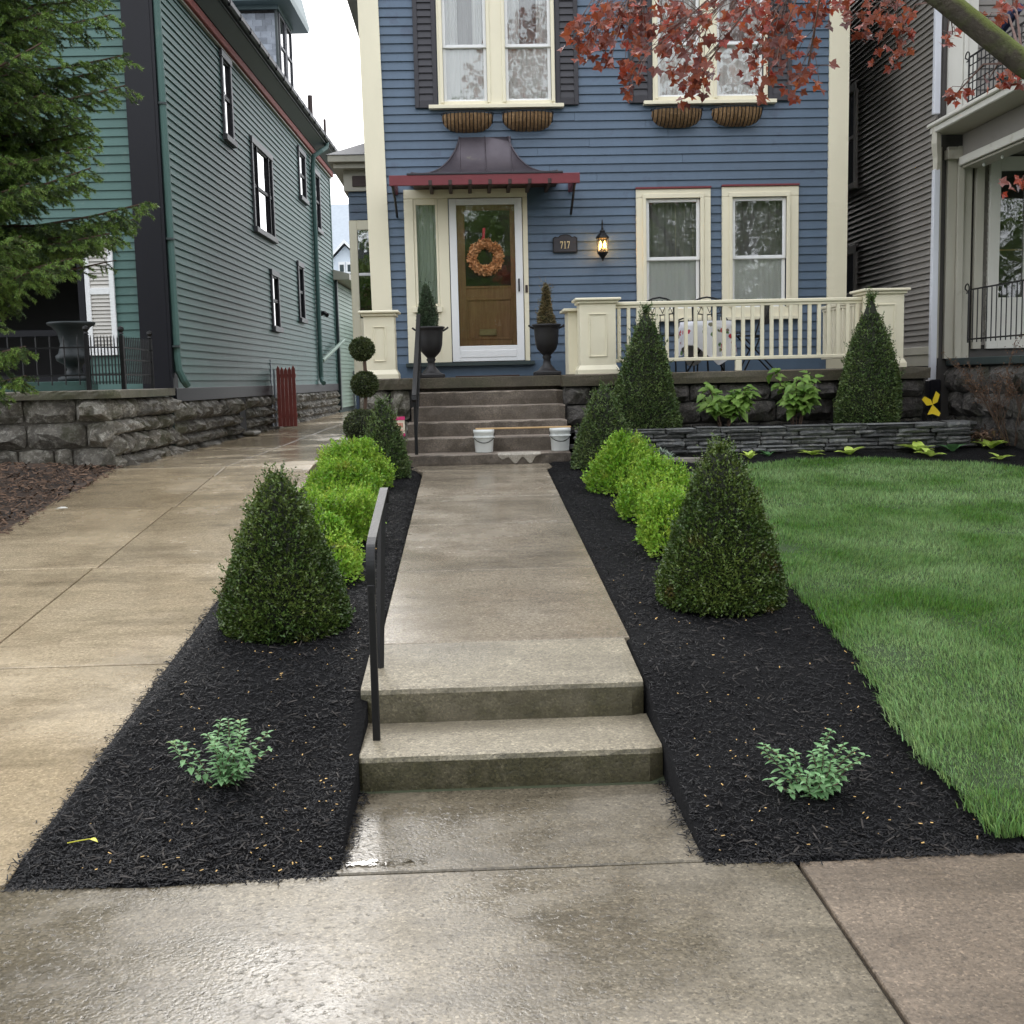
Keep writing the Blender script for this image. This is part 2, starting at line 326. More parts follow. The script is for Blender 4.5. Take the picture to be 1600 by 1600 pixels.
# ---------------------------------------------------------------- object helpers
ORG = {}
def root(name, label, cat, loc=(0, 0, 0), rotz=0., group=None, local=False):
    o = bpy.data.objects.new(name, None); C.objects.link(o); o.empty_display_size = .2
    o.location = loc; o.rotation_euler = (0, 0, rotz); o['label'] = label; o['category'] = cat
    if group: o['group'] = group
    ORG[o.name] = Vector((0, 0, 0)) if local else Vector(loc)
    return o
def org(p):
    while p is not None:
        if p.name in ORG: return ORG[p.name]
        p = p.parent
    return Vector((0, 0, 0))
def tag(o, label, cat, group=None):
    o['label'] = label; o['category'] = cat
    if group: o['group'] = group
    return o
def link(name, me, parent, loc=(0, 0, 0)):
    o = bpy.data.objects.new(name, me); C.objects.link(o)
    if parent is not None: o.parent = parent
    o.location = loc; return o
class MB:
    def __init__(s): s.v = []; s.f = []
    def add(s, vs, fs):
        k = len(s.v); s.v += [tuple(v) for v in vs]; s.f += [tuple(i+k for i in f) for f in fs]; return s
    def box(s, x0, x1, y0, y1, z0, z1):
        return s.add([(x0, y0, z0), (x1, y0, z0), (x1, y1, z0), (x0, y1, z0), (x0, y0, z1), (x1, y0, z1), (x1, y1, z1), (x0, y1, z1)],
                     [(0, 3, 2, 1), (4, 5, 6, 7), (0, 1, 5, 4), (1, 2, 6, 5), (2, 3, 7, 6), (3, 0, 4, 7)])
    def cbox(s, x0, x1, y0, y1, z0, z1, c=.006):
        X, Y, Z = (x0, x1), (y0, y1), (z0, z1); V = []; idx = {}
        for i in (0, 1):
            for j in (0, 1):
                for k in (0, 1):
                    sx, sy, sz = (1, -1)[i], (1, -1)[j], (1, -1)[k]
                    for a in range(3):
                        idx[i, j, k, a] = len(V)
                        V.append((X[i]+(sx*c if a != 0 else 0), Y[j]+(sy*c if a != 1 else 0), Z[k]+(sz*c if a != 2 else 0)))
        F = []
        for i in (0, 1): F.append([idx[i, j, k, 0] for j, k in ((0, 0), (1, 0), (1, 1), (0, 1))][::(1 if i else -1)])
        for j in (0, 1): F.append([idx[i, j, k, 1] for i, k in ((0, 0), (1, 0), (1, 1), (0, 1))][::(-1 if j else 1)])
        for k in (0, 1): F.append([idx[i, j, k, 2] for i, j in ((0, 0), (1, 0), (1, 1), (0, 1))][::(1 if k else -1)])
        for i in (0, 1):
            for j in (0, 1): F.append([idx[i, j, 0, 0], idx[i, j, 1, 0], idx[i, j, 1, 1], idx[i, j, 0, 1]])
            for k in (0, 1): F.append([idx[i, 0, k, 0], idx[i, 1, k, 0], idx[i, 1, k, 2], idx[i, 0, k, 2]])
        for j in (0, 1):
            for k in (0, 1): F.append([idx[0, j, k, 1], idx[1, j, k, 1], idx[1, j, k, 2], idx[0, j, k, 2]])
        for i in (0, 1):
            for j in (0, 1):
                for k in (0, 1): F.append([idx[i, j, k, a] for a in range(3)])
        return s.add(V, F)
    def poly(s, pts, ax, a0, a1):        # prism: pts in the two other axes, extruded along axis ax
        def P(u, v, a): return {0: (a, u, v), 1: (u, a, v), 2: (u, v, a)}[ax]
        n = len(pts); V = [P(u, v, a0) for u, v in pts]+[P(u, v, a1) for u, v in pts]
        F = [tuple(range(n))[::-1], tuple(range(n, 2*n))]+[(i, (i+1) % n, n+(i+1) % n, n+i) for i in range(n)]
        return s.add(V, F)
    def bar(s, a, b, w, h=None, n=4):    # square or round bar from a to b
        return s.tube([a, b], [w, w] if h is None else [w, h], n)
    def tube(s, pts, rad, n=6, cap=True):
        pts = [Vector(p) for p in pts]; k = len(pts)
        if not hasattr(rad, '__len__'): rad = [rad]*k
        V = []; F = []; ref = None
        for i in range(k):
            t = (pts[min(i+1, k-1)]-pts[max(i-1, 0)])
            t = t.normalized() if t.length > 1e-9 else Vector((0, 0, 1))
            if ref is None:
                ref = t.orthogonal().normalized() if abs(t.z) > .95 else t.cross(Vector((0, 0, 1))).normalized()
            u = (ref-t*ref.dot(t)).normalized(); ref = u; w = t.cross(u)
            for j in range(n):
                a = 2*math.pi*(j+.5)/n; V.append(pts[i]+(u*math.cos(a)+w*math.sin(a))*rad[i])
        for i in range(k-1):
            for j in range(n): F.append((i*n+j, i*n+(j+1) % n, (i+1)*n+(j+1) % n, (i+1)*n+j))
        if cap: F += [tuple(range(n))[::-1], tuple(range((k-1)*n, k*n))]
        return s.add(V, F)
    def lathe(s, prof, c, n=20):
        V = []; F = []; k = len(prof)
        for r, z in prof:
            for j in range(n):
                a = 2*math.pi*j/n; V.append((c[0]+r*math.cos(a), c[1]+r*math.sin(a), c[2]+z))
        for i in range(k-1):
            for j in range(n): F.append((i*n+j, i*n+(j+1) % n, (i+1)*n+(j+1) % n, (i+1)*n+j))
        F += [tuple(range(n))[::-1], tuple(range((k-1)*n, k*n))]
        return s.add(V, F)
    def build(s, name, mat, parent=None, smooth=False):
        me = bpy.data.meshes.new(name); o = org(parent)
        me.from_pydata([(v[0]-o.x, v[1]-o.y, v[2]-o.z) for v in s.v], [], s.f)
        if smooth: me.shade_smooth()
        me.materials.append(mat); me.update()
        return link(name, me, parent)
def B(name, mat, parent, *a, c=.004): return MB().cbox(*a, c=c).build(name, mat, parent)
def npmesh(name, V, F, mat, parent=None, smooth=False, cnt=None):
    V = np.asarray(V, np.float32).reshape(-1, 3); F = np.asarray(F, np.int32)
    o = org(parent); V = V-np.array((o.x, o.y, o.z), np.float32)
    k = F.shape[1]; me = bpy.data.meshes.new(name)
    me.vertices.add(len(V)); me.vertices.foreach_set('co', V.ravel())
    me.loops.add(F.size); me.loops.foreach_set('vertex_index', F.ravel())
    me.polygons.add(len(F)); me.polygons.foreach_set('loop_start', np.arange(0, F.size, k, dtype=np.int32))
    me.update(calc_edges=True); me.validate()
    if smooth: me.shade_smooth()
    me.materials.append(mat)
    return link(name, me, parent)
def structure(o): o['kind'] = 'structure'; return o
def stuff(o): o['kind'] = 'stuff'; return o
def unit(v): return v/np.maximum(np.linalg.norm(v, axis=-1, keepdims=True), 1e-9)
def frames(nrm, spin):
    a = np.where(np.abs(nrm[:, 2:3]) > .9, np.array([[1., 0, 0]]), np.array([[0, 0, 1.]]))
    u = unit(np.cross(a, nrm)); v = np.cross(nrm, u)
    c, s = np.cos(spin)[:, None], np.sin(spin)[:, None]
    return u*c+v*s, v*c-u*s
def leaves(P, D, U, L, Wd, fold=.25):
    """folded rhombic leaves: base P, direction D, normal U, length L, width Wd -> V, F"""
    n = len(P); s = np.cross(D, U)
    L = L[:, None]; Wd = Wd[:, None]
    mid = P+D*L*.5
    V = np.stack([P, mid+s*Wd*.5+U*Wd*fold, P+D*L-U*L*.08, mid-s*Wd*.5+U*Wd*fold], 1).reshape(-1, 3)
    b = np.arange(n)[:, None]*4
    F = np.concatenate([b+[[0, 1, 2]], b+[[0, 2, 3]]], 1).reshape(-1, 3)
    return V, F
def cat(parts):
    Vs, Fs, k = [], [], 0
    for V, F in parts:
        Vs.append(V); Fs.append(F+k); k += len(V)
    return np.concatenate(Vs), np.concatenate(Fs)
class Lump:   # cheap smooth 3-D noise: a sum of random waves
    def __init__(s, seed, f, k=9):
        r = np.random.default_rng(seed); s.k = unit(r.normal(size=(k, 3)))*f*r.uniform(.5, 1.6, (k, 1)); s.p = r.uniform(0, 6.28, k); s.n = k
    def __call__(s, P): return np.sin(P@s.k.T+s.p).sum(1)/math.sqrt(s.n)
# ---------------------------------------------------------------- the ground's own heights
def interp(y, pts): return np.interp(y, [p[0] for p in pts], [p[1] for p in pts])
BED = [(3.6, .0), (3.75, .035), (4.4, .15), (5.0, .29), (5.5, .335), (12, .775), (13, .84), (40, .86)]
DRV = [(3.6, 0), (12, .78), (29, .88), (60, .9)]
def zwalk(y): return .30+.065*(y-4.8)
def zbed(y): return interp(y, BED)
def zdrv(y): return interp(y, DRV)
LAWN_EDGE = [(3.64, 1.76), (4.37, 1.69), (5.2, 1.76), (6.45, 1.80), (8, 1.82), (9.5, 1.88), (10.5, 2.0), (11.1, 2.25), (11.45, 2.62)]
LAWN_BACK = [(2.0, 10.6), (2.62, 11.0), (3.2, 11.2), (3.8, 11.18), (4.5, 10.8), (5.27, 10.1), (6.5, 9.0), (9, 8.5)]
def inlawn(x, y):
    xe = np.interp(y, [p[0] for p in LAWN_EDGE], [p[1] for p in LAWN_EDGE])
    yb = np.interp(x, [p[0] for p in LAWN_BACK], [p[1] for p in LAWN_BACK])
    return (x > xe) & (y < yb) & (y > 3.66)
def sheet(name, mat, xs, ys, zf, parent=None, smooth=True, jag=None):
    X, Y = np.meshgrid(xs, ys); V = np.stack([X, Y, zf(X, Y)], -1).reshape(-1, 3)
    nx, ny = len(xs), len(ys); i = np.arange(ny-1)[:, None]*nx+np.arange(nx-1)[None]
    F = np.stack([i, i+1, i+nx+1, i+nx], -1).reshape(-1, 4)
    return npmesh(name, V, F, mat, parent, smooth)
# ================================================================ GROUND
structure(sheet('ground', M['earth'], np.array([-200, -40, -10, 0, 10, 40, 200.]), np.array([-200, -40, -3, 1.2, 3.6, 3.75, 5, 12, 13, 29, 60, 400.]),
          lambda x, y: interp(y, [(1.2, -.16), (3.6, -.14), (3.75, -.12), (5, .12), (12, .58), (13, .66), (29, .74), (60, .76)])+0*x, smooth=False))
structure(sheet('road', M['asphalt'], np.linspace(-60, 60, 5), np.array([-11., -3.4]), lambda x, y: -.13+0*x))
structure(sheet('verge', M['lawn'], np.linspace(-60, 60, 5), np.array([-3.3, 1.35]), lambda x, y: -.03+0*x))
def sroot(name):
    o = bpy.data.objects.new(name, None); C.objects.link(o); o['kind'] = 'structure'; return o
def slab(name, mat, parent, corners, thick=.1, c=.006, zf=None):
    """a paving slab: top polygon (x, y) with z from zf, chamfered rim"""
    n = len(corners); cx = sum(p[0] for p in corners)/n; cy = sum(p[1] for p in corners)/n
    V = []
    for k, (ins, dz) in enumerate(((c, 0), (0, -c), (0, -thick))):
        for x, y in corners:
            dx, dy = x-cx, y-cy; d = math.hypot(dx, dy)
            V.append((x-dx/d*ins*1.4, y-dy/d*ins*1.4, zf(y)+dz))
    F = [tuple(range(n))]
    for r in (0, 1):
        for i in range(n): F.append((r*n+i, (r+1)*n+i, (r+1)*n+(i+1) % n, r*n+(i+1) % n))
    return MB().add(V, F).build(name, mat, parent)
g = .006
sw = sroot('sidewalk')
MB().box(-6, 8, 1.4, 3.62, -.12, -.02).build('joint_filler', M['joint'], sw)
SE = lambda x: 3.64
for x0, x1, m in ((-6, -4.3, 'side'), (-4.3, -1.72, 'side'), (-1.72, 1.055, 'side'), (1.055, 1.835, 'side2'), (1.835, 3.4, 'side2'), (3.4, 5, 'side'), (5, 8, 'side')):
    slab('slab', M[m], sw, [(x0+g, 1.42), (x1-g, 1.42), (x1-g, 3.64), (x0+g, 3.64)], zf=lambda y: 0)
wk = sroot('front_walk')
MB().box(-.44, .74, 5.5, 11.7, -.1, .2).build('joint_filler', M['joint'], wk)
slab('slab', M['side'], wk, [(-.53, 3.652), (.77, 3.652), (.765, 4.42), (-.525, 4.42)], zf=lambda y: .002)
ysl = [5.50, 7.03, 8.55, 9.76, 11.36]
for a, b in zip(ysl, ysl[1:]): slab('slab', M['walk'], wk, [(-.465, a+(.005 if a < 5.6 else .009)), (.765, a+(.005 if a < 5.6 else .009)), (.765, b-.009), (-.465, b-.009)], zf=zwalk, c=.005)
slab('slab', M['walk'], wk, [(-.465, 11.368), (.765, 11.368), (1.07, 11.75), (1.07, 11.95), (-.70, 11.95), (-.70, 11.62)], zf=zwalk)
dw = sroot('driveway')
sheet('joint_filler', M['joint'], np.array([-3.7, -1.7]), np.array([3.7, 5, 12, 29., 40]), lambda x, y: zdrv(y)-.05, dw)
yj = [3.652, 5.82, 7.87, 9.93, 11.45, 12.0, 13.6, 15.4, 17.8, 20.5, 24, 29, 40]
for a, b in zip(yj, yj[1:]):
    xl = -3.72 if a > 3.7 else -3.9
    far = a > 11
    for x0, x1 in ((xl, -2.60+.012*(a-6)), (-2.595+.012*(a-6), -1.56)):
        if far and x1 > -1.7: x1 = -1.62
        if a > 15 and x0 < -3: x0 = -3.62+(a-14.4)*.0286
        g2 = .004; gy_ = .010 if a < 8 else .015
        slab('slab', M['drive'], dw, [(x0+g2, a+gy_), (x1-g2, a+gy_), (x1-g2, b-gy_), (x0+g2, b-gy_)], zf=zdrv, c=.004, thick=.12)
pr_ = random.Random(31); V = []; F = []
for k in range(34):
    t = pr_.random(); cx = -.47+.02+.27*t**1.6; cy = 3.715+pr_.gauss(0, .016)+.02*t; rx = pr_.uniform(.008, .034)*(1-.6*t); ry = rx*pr_.uniform(.35, .7)
    if cx-rx < -.47 or cy-ry < 3.664: continue
    b = len(V); m = 14
    V += [(cx+rx*(1+pr_.uniform(-.3, .3))*math.cos(a), cy+ry*(1+pr_.uniform(-.35, .35))*math.sin(a), .0045+.0001*k) for a in np.linspace(0, 6.28, m+1)[:-1]]; F.append(tuple(range(b, b+m)))
pd_ = MB().add(V, F).build('puddle', glassmat('puddle_water', (.80, .78, .74), .03, 1.33), None); pd_['kind'] = 'structure'
# lower steps
ls = root('concrete_steps', 'two low mossy concrete steps climbing from the pavement to the front walk', 'steps', (.12, 4.4, 0))
def roughstep(name, mat, parent, x0, x1, y0, y1, z0, z1, c=.018, seed=0, amp=.0016, zb=None):
    r = random.Random(seed); nx = 22
    prof = [(y0+.006, z0), (y0, z0+.5*(z1-z0)), (y0, z1-c), (y0+c*.35, z1-c*.3), (y0+c*1.1, z1), (y0+.5*(y1-y0), z1 if zb is None else (z1+zb)/2), (y1, z1 if zb is None else zb)]
    V, F = [], []
    for i in range(nx+1):
        t = i/nx; x = x0+(x1-x0)*t; e = min(t, 1-t)
        rnd = .035*max(0, 1-e/.035)**2
        for k, (y, z) in enumerate(prof):
            w = amp if 0 < k < 6 else 0
            V.append((x+ (0 if 0 < i < nx else 0), y+(r.uniform(-w, w) if k < 5 else 0)+(rnd if k < 5 else 0), z+r.uniform(-w, w)*.5-(rnd*.25 if 2 <= k < 6 else 0)))
    m = len(prof)
    for i in range(nx):
        for k in range(m-1): F.append((i*m+k, (i+1)*m+k, (i+1)*m+k+1, i*m+k+1))
    b0, b1 = len(V), len(V)+1
    V += [(x0, y1, z0), (x1, y1, z0)]
    F.append(tuple([b0]+list(range(0, m))[::1])[::-1]); F.append(tuple([b1]+list(range(nx*m, nx*m+m))))
    F.append((b0, m-1, nx*m+m-1, b1))
    return MB().add(V, F).build(name, mat, parent)
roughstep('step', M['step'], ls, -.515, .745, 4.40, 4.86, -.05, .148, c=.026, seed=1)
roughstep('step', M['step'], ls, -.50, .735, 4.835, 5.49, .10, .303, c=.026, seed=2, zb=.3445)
# beds
lb = Lump(3, 5.5)
def zl(x, y):
    z = zbed(y)+.018*np.minimum(1, (y-3.6)/.4)+.012*lb(np.stack([x, y, 0*x], -1).reshape(-1, 3)).reshape(x.shape)
    z = np.where(x < -.8, np.minimum(z, zdrv(y)+.012+np.clip(x+1.57, 0, 9)*.85), z)
    edge = np.clip(1-np.minimum(np.abs(x+.46), np.abs(x-.765))/.07, 0, 1)
    return np.where(y > 5.45, z-.045*edge, z)
def zleft(x, y): return np.minimum(zl(x, y), np.where(y > 5, zdrv(y)+.02+np.clip((x+1.56)*.25, 0, 1), 9))
xs = np.linspace(-1.56, -.47, 15); ys = np.linspace(3.60, 11.7, 90)
structure(sheet('mulch_bed', M['mulch'], np.append(xs, -.468), ys, lambda x, y: np.where(x > -.469, zl(x, y)-.3, zl(x, y)-.012)))
# the right-hand garden soil reaches under the lawn, to the slate wall and past it
def zr(x, y): return zl(x, y)
structure(sheet('mulch_bed', M['mulch'], np.concatenate([[.748], np.linspace(.75, 3, 40), np.linspace(3.2, 9, 20)]), np.linspace(3.60, 13.6, 110), lambda x, y: np.where(x < .749, zr(x, y)-.3, zr(x, y)-.012-.07*(inlawn(x-.12, y+.12) & inlawn(x, y)))))
structure(sheet('raised_bed', M['mulch'], np.linspace(1.06, 5.45, 24), np.linspace(11.98, 12.95, 8), lambda x, y: 1.045+.01*lb(np.stack([x, y, 0*x], -1).reshape(-1, 3)).reshape(x.shape)+0*x))
structure(sheet('litter_bed', M['soil'], np.linspace(-9, -3.68, 20), np.linspace(3.62, 12.3, 40), lambda x, y: zdrv(y)+.0+.03*lb(np.stack([x*.7, y*.7, 0*x], -1).reshape(-1, 3)).reshape(x.shape)+.06*np.clip(-3.7-x, 0, 1)))
def chips(name, mat, P, Lr, Wr, parent=None, tilt=.35, label=None):
    n = len(P); a = rng.uniform(0, 6.28, n); ti = rng.normal(0, tilt, n)
    D = np.stack([np.cos(a)*np.cos(ti), np.sin(a)*np.cos(ti), np.sin(ti)], 1)
    Sd = np.stack([-np.sin(a), np.cos(a), rng.normal(0, .3, n)], 1); Sd = unit(Sd); U = np.cross(D, Sd)
    q_ = rng.random(n)**2.2; L = (Lr[0]+(Lr[1]-Lr[0])*q_)[:, None]; w = (Wr[0]+(Wr[1]-Wr[0])*np.clip(q_*.6+rng.random(n)*.4, 0, 1))[:, None]; t = w*.4
    e0, e1 = P-D*L/2, P+D*L/2
    V = np.stack([e0-Sd*w*.4, e0+Sd*w*.4, e0+U*t, e1-Sd*w*.5, e1+Sd*w*.3, e1+U*t*.8], 1).reshape(-1, 3)
    b = np.arange(n)[:, None]*6
    F = np.concatenate([b+[[0, 3, 5]], b+[[0, 5, 2]], b+[[2, 5, 4]], b+[[2, 4, 1]], b+[[0, 2, 1]], b+[[3, 4, 5]]], 1).reshape(-1, 3)
    return stuff(npmesh(name, V, F, mat, parent))
def scatter(n, x0, x1, y0, y1, near=True):
    y = y0+(y1-y0)*rng.random(n)**(1.9 if near else 1); x = rng.uniform(x0, x1, n); return x, y
x, y = scatter(52000, -1.57, -.475, 3.62, 11.6)
keep = ~((x > -.525) & (y > 4.38) & (y < 5.5)) & ~((x < -1.53) & (rng.random(len(x)) < .6)) & ~((y < 3.63) & (rng.random(len(x)) < .5)); x, y = x[keep], y[keep]
chips('mulch_chips', M['chip'], np.stack([x, y, zl(x, y)+rng.uniform(-.014, .001, len(x))], 1), (.006, .034), (.0022, .0065), tilt=.3)
x, y = scatter(56000, .75, 2.6, 3.62, 11.8); k = ~inlawn(x, y) & ~((x < .752) & (y > 4.38) & (y < 5.5)); x, y = x[k], y[k]
x2, y2 = scatter(16000, 1.1, 6.6, 10.2, 13.2, False); k = ~inlawn(x2, y2) & ~((x2 < 5.4) & (y2 > 11.9)); x2, y2 = x2[k], y2[k]
x, y = np.concatenate([x, x2]), np.concatenate([y, y2])
chips('mulch_chips', M['chip'], np.stack([x, y, zr(x, y)+rng.uniform(-.014, .001, len(x))], 1), (.006, .034), (.0022, .0065), tilt=.3)
x, y = scatter(3500, 1.3, 5.4, 12., 12.9, False)
chips('mulch_chips', M['chip'], np.stack([x, y, 0*x+1.05+rng.uniform(-.01, .01, len(x))], 1), (.015, .05), (.005, .012))
x, y = scatter(9000, -6.5, -3.62, 6.5, 12.2, False)
chips('litter_chips', M['chip_b'], np.stack([x, y, zdrv(y)+.06*np.clip(-3.7-x, 0, 1)+rng.uniform(.0, .03, len(x))], 1), (.02, .08), (.008, .03), tilt=.3)
n = 420; yy = rng.uniform(3.66, 4.38, n); sd2 = rng.random(n) < .5
chips('mulch_chips', M['chip'], np.stack([np.where(sd2, -.47+np.abs(rng.normal(0, .022, n)), .75-np.abs(rng.normal(0, .022, n))), yy, np.full(n, .008)+rng.random(n)*.012], 1), (.008, .035), (.003, .008), tilt=.2)
n = 380; xx = np.where(rng.random(n) < .5, rng.uniform(-1.56, -.5, n), rng.uniform(.78, 1.75, n))
chips('mulch_chips', M['chip'], np.stack([xx, 3.625-np.abs(rng.normal(0, .018, n)), np.full(n, .008)], 1), (.008, .035), (.003, .008), tilt=.2)
n = 420; yy = rng.uniform(3.7, 9, n)
chips('mulch_chips', M['chip'], np.stack([-1.565-np.abs(rng.normal(0, .02, n)), yy, zdrv(yy)+.006], 1), (.008, .035), (.003, .008), tilt=.2)
M['chip_c'] = chipmat('grey_brown_mulch_chip', (.028, .024, .021), .7, .6, .26)
x, y = scatter(3600, -1.55, .0, 3.62, 11.5); k = x < -.53; xr = rng.uniform(.8, 1.7, (~k).sum()); yr = y[~k]; kr = ~inlawn(xr, yr)
chips('mulch_chips', M['chip_c'], np.concatenate([np.stack([x[k], y[k], zl(x[k], y[k])], 1), np.stack([xr[kr], yr[kr], zr(xr[kr], yr[kr])], 1)]), (.008, .05), (.003, .010), tilt=.3)
# fallen buds on the mulch
def seeds(n, x0, x1, y0, y1, zf, ok=None):
    x, y = scatter(n, x0, x1, y0, y1)
    if ok is not None: k = ok(x, y); x, y = x[k], y[k]
    return np.stack([x, y, zf(x, y)+.012], 1)
chips('fallen_buds', M['seed'], np.concatenate([seeds(170, -1.4, -.5, 3.65, 8, zl), seeds(120, .8, 1.75, 3.65, 7, zr, lambda x, y: ~inlawn(x, y)),
      np.stack([rng.uniform(-.56, -.50, 26), rng.uniform(3.7, 5, 26), np.full(26, .0)], 1)*[1, 1, 0]+[0, 0, .0]+np.stack([np.zeros(26), np.zeros(26), np.linspace(.04, .25, 26)], 1)]), (.006, .014), (.004, .007))
# lawn
lx = np.concatenate([np.linspace(1.6, 3, 30), np.linspace(3.15, 9, 26)]); ly = np.linspace(3.64, 11.95, 100)
def lawnmesh():
    X, Y = np.meshgrid(lx, ly); ll = Lump(5, 2.5)
    Z = zbed(Y)+.035+.012*ll(np.stack([X, Y, 0*X], -1).reshape(-1, 3)).reshape(X.shape)
    ins = inlawn(X, Y)
    V = np.stack([X, Y, Z], -1).reshape(-1, 3); nx = len(lx); F = []
    for j in range(len(ly)-1):
        for i in range(nx-1):
            if ins[j, i] and ins[j, i+1] and ins[j+1, i] and ins[j+1, i+1]:
                F.append((j*nx+i, j*nx+i+1, (j+1)*nx+i+1, (j+1)*nx+i))
    return structure(npmesh('lawn', V, F, M['lawn'], None, True)), ll
lawn, ll = lawnmesh()
def grass(n, x0, x1, y0, y1, hr, wr):
    x = rng.uniform(x0, x1, n); y = rng.uniform(y0, y1, n)
    jx = .010*np.sin(y*17)+.010*np.sin(y*41+1)+rng.normal(0, .012, n)
    k = inlawn(x+jx-.0, y) & (x < (y*.50+.62+np.abs(rng.normal(0, 1.6, n)))); x, y, jx = x[k], y[k], jx[k]; n = len(x)
    P = np.stack([x, y, zbed(y)+.022+.012*ll(np.stack([x, y, 0*x], -1))], 1)
    cl = Lump(8, 3.2); cl2 = Lump(9, 3.5)
    a = rng.uniform(0, 6.28, n); wind = np.stack([cl(P), cl2(P), 0*x], 1)
    lean = np.stack([np.cos(a), np.sin(a), 0*a], 1)*rng.uniform(.15, .8, n)[:, None]+wind*.17
    ed = np.exp(-np.clip(x+jx-np.interp(y, [p[0] for p in LAWN_EDGE], [p[1] for p in LAWN_EDGE]), 0, 9)/.06)
    lean[:, 0] -= ed*.35
    H = rng.uniform(*hr, n)[:, None]*(1+.22*cl(P*3.1))[:, None]; w = rng.uniform(*wr, n)[:, None]
    sd = np.stack([-np.sin(a), np.cos(a), 0*a], 1)
    up = np.array([[0, 0, 1.]])
    m1 = P+up*H*.55+lean*H*.28; t = P+up*H*(1-.25*(lean**2).sum(1, keepdims=True))+lean*H*.85
    V = np.stack([P-sd*w/2, P+sd*w/2, m1+sd*w*.42, m1-sd*w*.42, t], 1).reshape(-1, 3); b = np.arange(n)[:, None]*5
    F = np.concatenate([b+[[0, 1, 2]], b+[[0, 2, 3]], b+[[3, 2, 4]]], 1).reshape(-1, 3)
    return V, F
parts = [grass(230000, 1.5, 5.2, 3.6, 6.2, (.020, .052), (.0026, .0052)), grass(170000, 1.6, 6.6, 6.2, 8.6, (.025, .052), (.0036, .0060)), grass(140000, 1.7, 7.4, 8.6, 11.95, (.03, .056), (.0045, .008))]
V, F = cat(parts); stuff(npmesh('grass', V, F, M['grass']))
# ================================================================ BUILDING KIT
def clap(parent, mat, u0, u1, z0, z1, pitch, fmap, holes=(), name='clapboard', out=.023, thin=.003, wob=.003, jitter=True):
    """rows of lapped boards; fmap(u, d, z) -> xyz with d the distance out of the wall. holes: (u0, u1, z0, z1)"""
    k = 0; z = z0
    while z < z1-.01:
        t = min(z+pitch, z1)
        pieces = [(u0, u1, z, t)]
        for h in holes:
            nxt = []
            for a, b, c, d in pieces:
                if h[1] <= a or h[0] >= b or h[3] <= c or h[2] >= d: nxt.append((a, b, c, d)); continue
                if h[0] > a: nxt.append((a, h[0], c, d))
                if h[1] < b: nxt.append((h[1], b, c, d))
                if h[2] > c: nxt.append((max(a, h[0]), min(b, h[1]), c, h[2]))
                if h[3] < d: nxt.append((max(a, h[0]), min(b, h[1]), h[3], d))
            pieces = nxt
        if jitter:
            cut = []
            for a, b, c, d in pieces:
                while b-a > 4.2:
                    m_ = a+R_.uniform(1.6, 3.9); cut.append((a, m_-.0015, c, d)); a = m_+.0015
                cut.append((a, b, c, d))
            pieces = cut
        for a, b, c, d in pieces:
            if b-a < .01 or d-c < .006: continue
            w0, w1 = (R_.uniform(-wob, wob), R_.uniform(-wob, wob)) if jitter else (0, 0)
            o1 = out-(out-thin)*(c-z)/pitch; o2 = out-(out-thin)*(d-z)/pitch
            V = []
            for u, w in ((a, w0), (b, w1)):
                V += [fmap(u, -.004, c+w), fmap(u, o1, c+w-.004), fmap(u, o2, d+.004), fmap(u, -.004, d+.004)]
            MB().add(V, [(0, 1, 2, 3), (7, 6, 5, 4), (0, 4, 5, 1), (1, 5, 6, 2), (2, 6, 7, 3), (3, 7, 4, 0)]).build(name, mat, parent)
        z = t
def wallpanel(name, mat, parent, u0, u1, z0, z1, fmap, holes=(), th=.05, d0=-.006):
    us = sorted({u0, u1, *[h[i] for h in holes for i in (0, 1)]}); zs = sorted({z0, z1, *[h[i] for h in holes for i in (2, 3)]})
    mb = MB()
    for a, b in zip(us, us[1:]):
        for c, d in zip(zs, zs[1:]):
            m, q = (a+b)/2, (c+d)/2
            if m < u0 or m > u1 or q < z0 or q > z1: continue
            if any(h[0] < m < h[1] and h[2] < q < h[3] for h in holes): continue
            V = [fmap(u, dd, z) for dd in (d0, d0-th) for u, z in ((a, c), (b, c), (b, d), (a, d))]
            mb.add(V, [(0, 1, 2, 3), (7, 6, 5, 4), (0, 4, 5, 1), (1, 5, 6, 2), (2, 6, 7, 3), (3, 7, 4, 0)])
    return mb.build(name, mat, parent)
def fbox(mb, fmap, u0, u1, d0, d1, z0, z1, c=.004):
    """chamfered box in wall coordinates"""
    t = MB().cbox(u0, u1, d0, d1, z0, z1, c=c); return mb.add([fmap(*v) for v in t.v], t.f)
def FB(name, mat, parent, fmap, *a, c=.004): return fbox(MB(), fmap, *a, c=c).build(name, mat, parent)
def curtain(parent, fmap, u0, u1, z0, z1, d, mat, amp=.02, waves=9, name='curtain'):
    n = 48; V = []; F = []
    ph = R_.uniform(0, 6)
    for i in range(n+1):
        t = i/n; u = u0+(u1-u0)*t; dd = d+amp*math.sin(waves*6.28*t+ph)+amp*.5*math.sin(waves*2.3*6.28*t+1)
        V += [fmap(u, dd, z0), fmap(u, dd*1.0+.004*math.sin(t*40), z1)]
    for i in range(n): F.append((2*i, 2*i+2, 2*i+3, 2*i+1))
    return MB().add(V, F).build(name, mat, parent, True)
def roombox(parent, fmap, u0, u1, z0, z1, depth=1.0, mat=None, d0=-.06):
    V = [fmap(u, d, z) for d in (d0, d0-depth) for u, z in ((u0, z0), (u1, z0), (u1, z1), (u0, z1))]
    return MB().add(V, [(4, 5, 6, 7), (0, 4, 7, 3), (1, 2, 6, 5), (3, 7, 6, 2), (0, 1, 5, 4)]).build('room_wall', mat or M['dark'], parent)
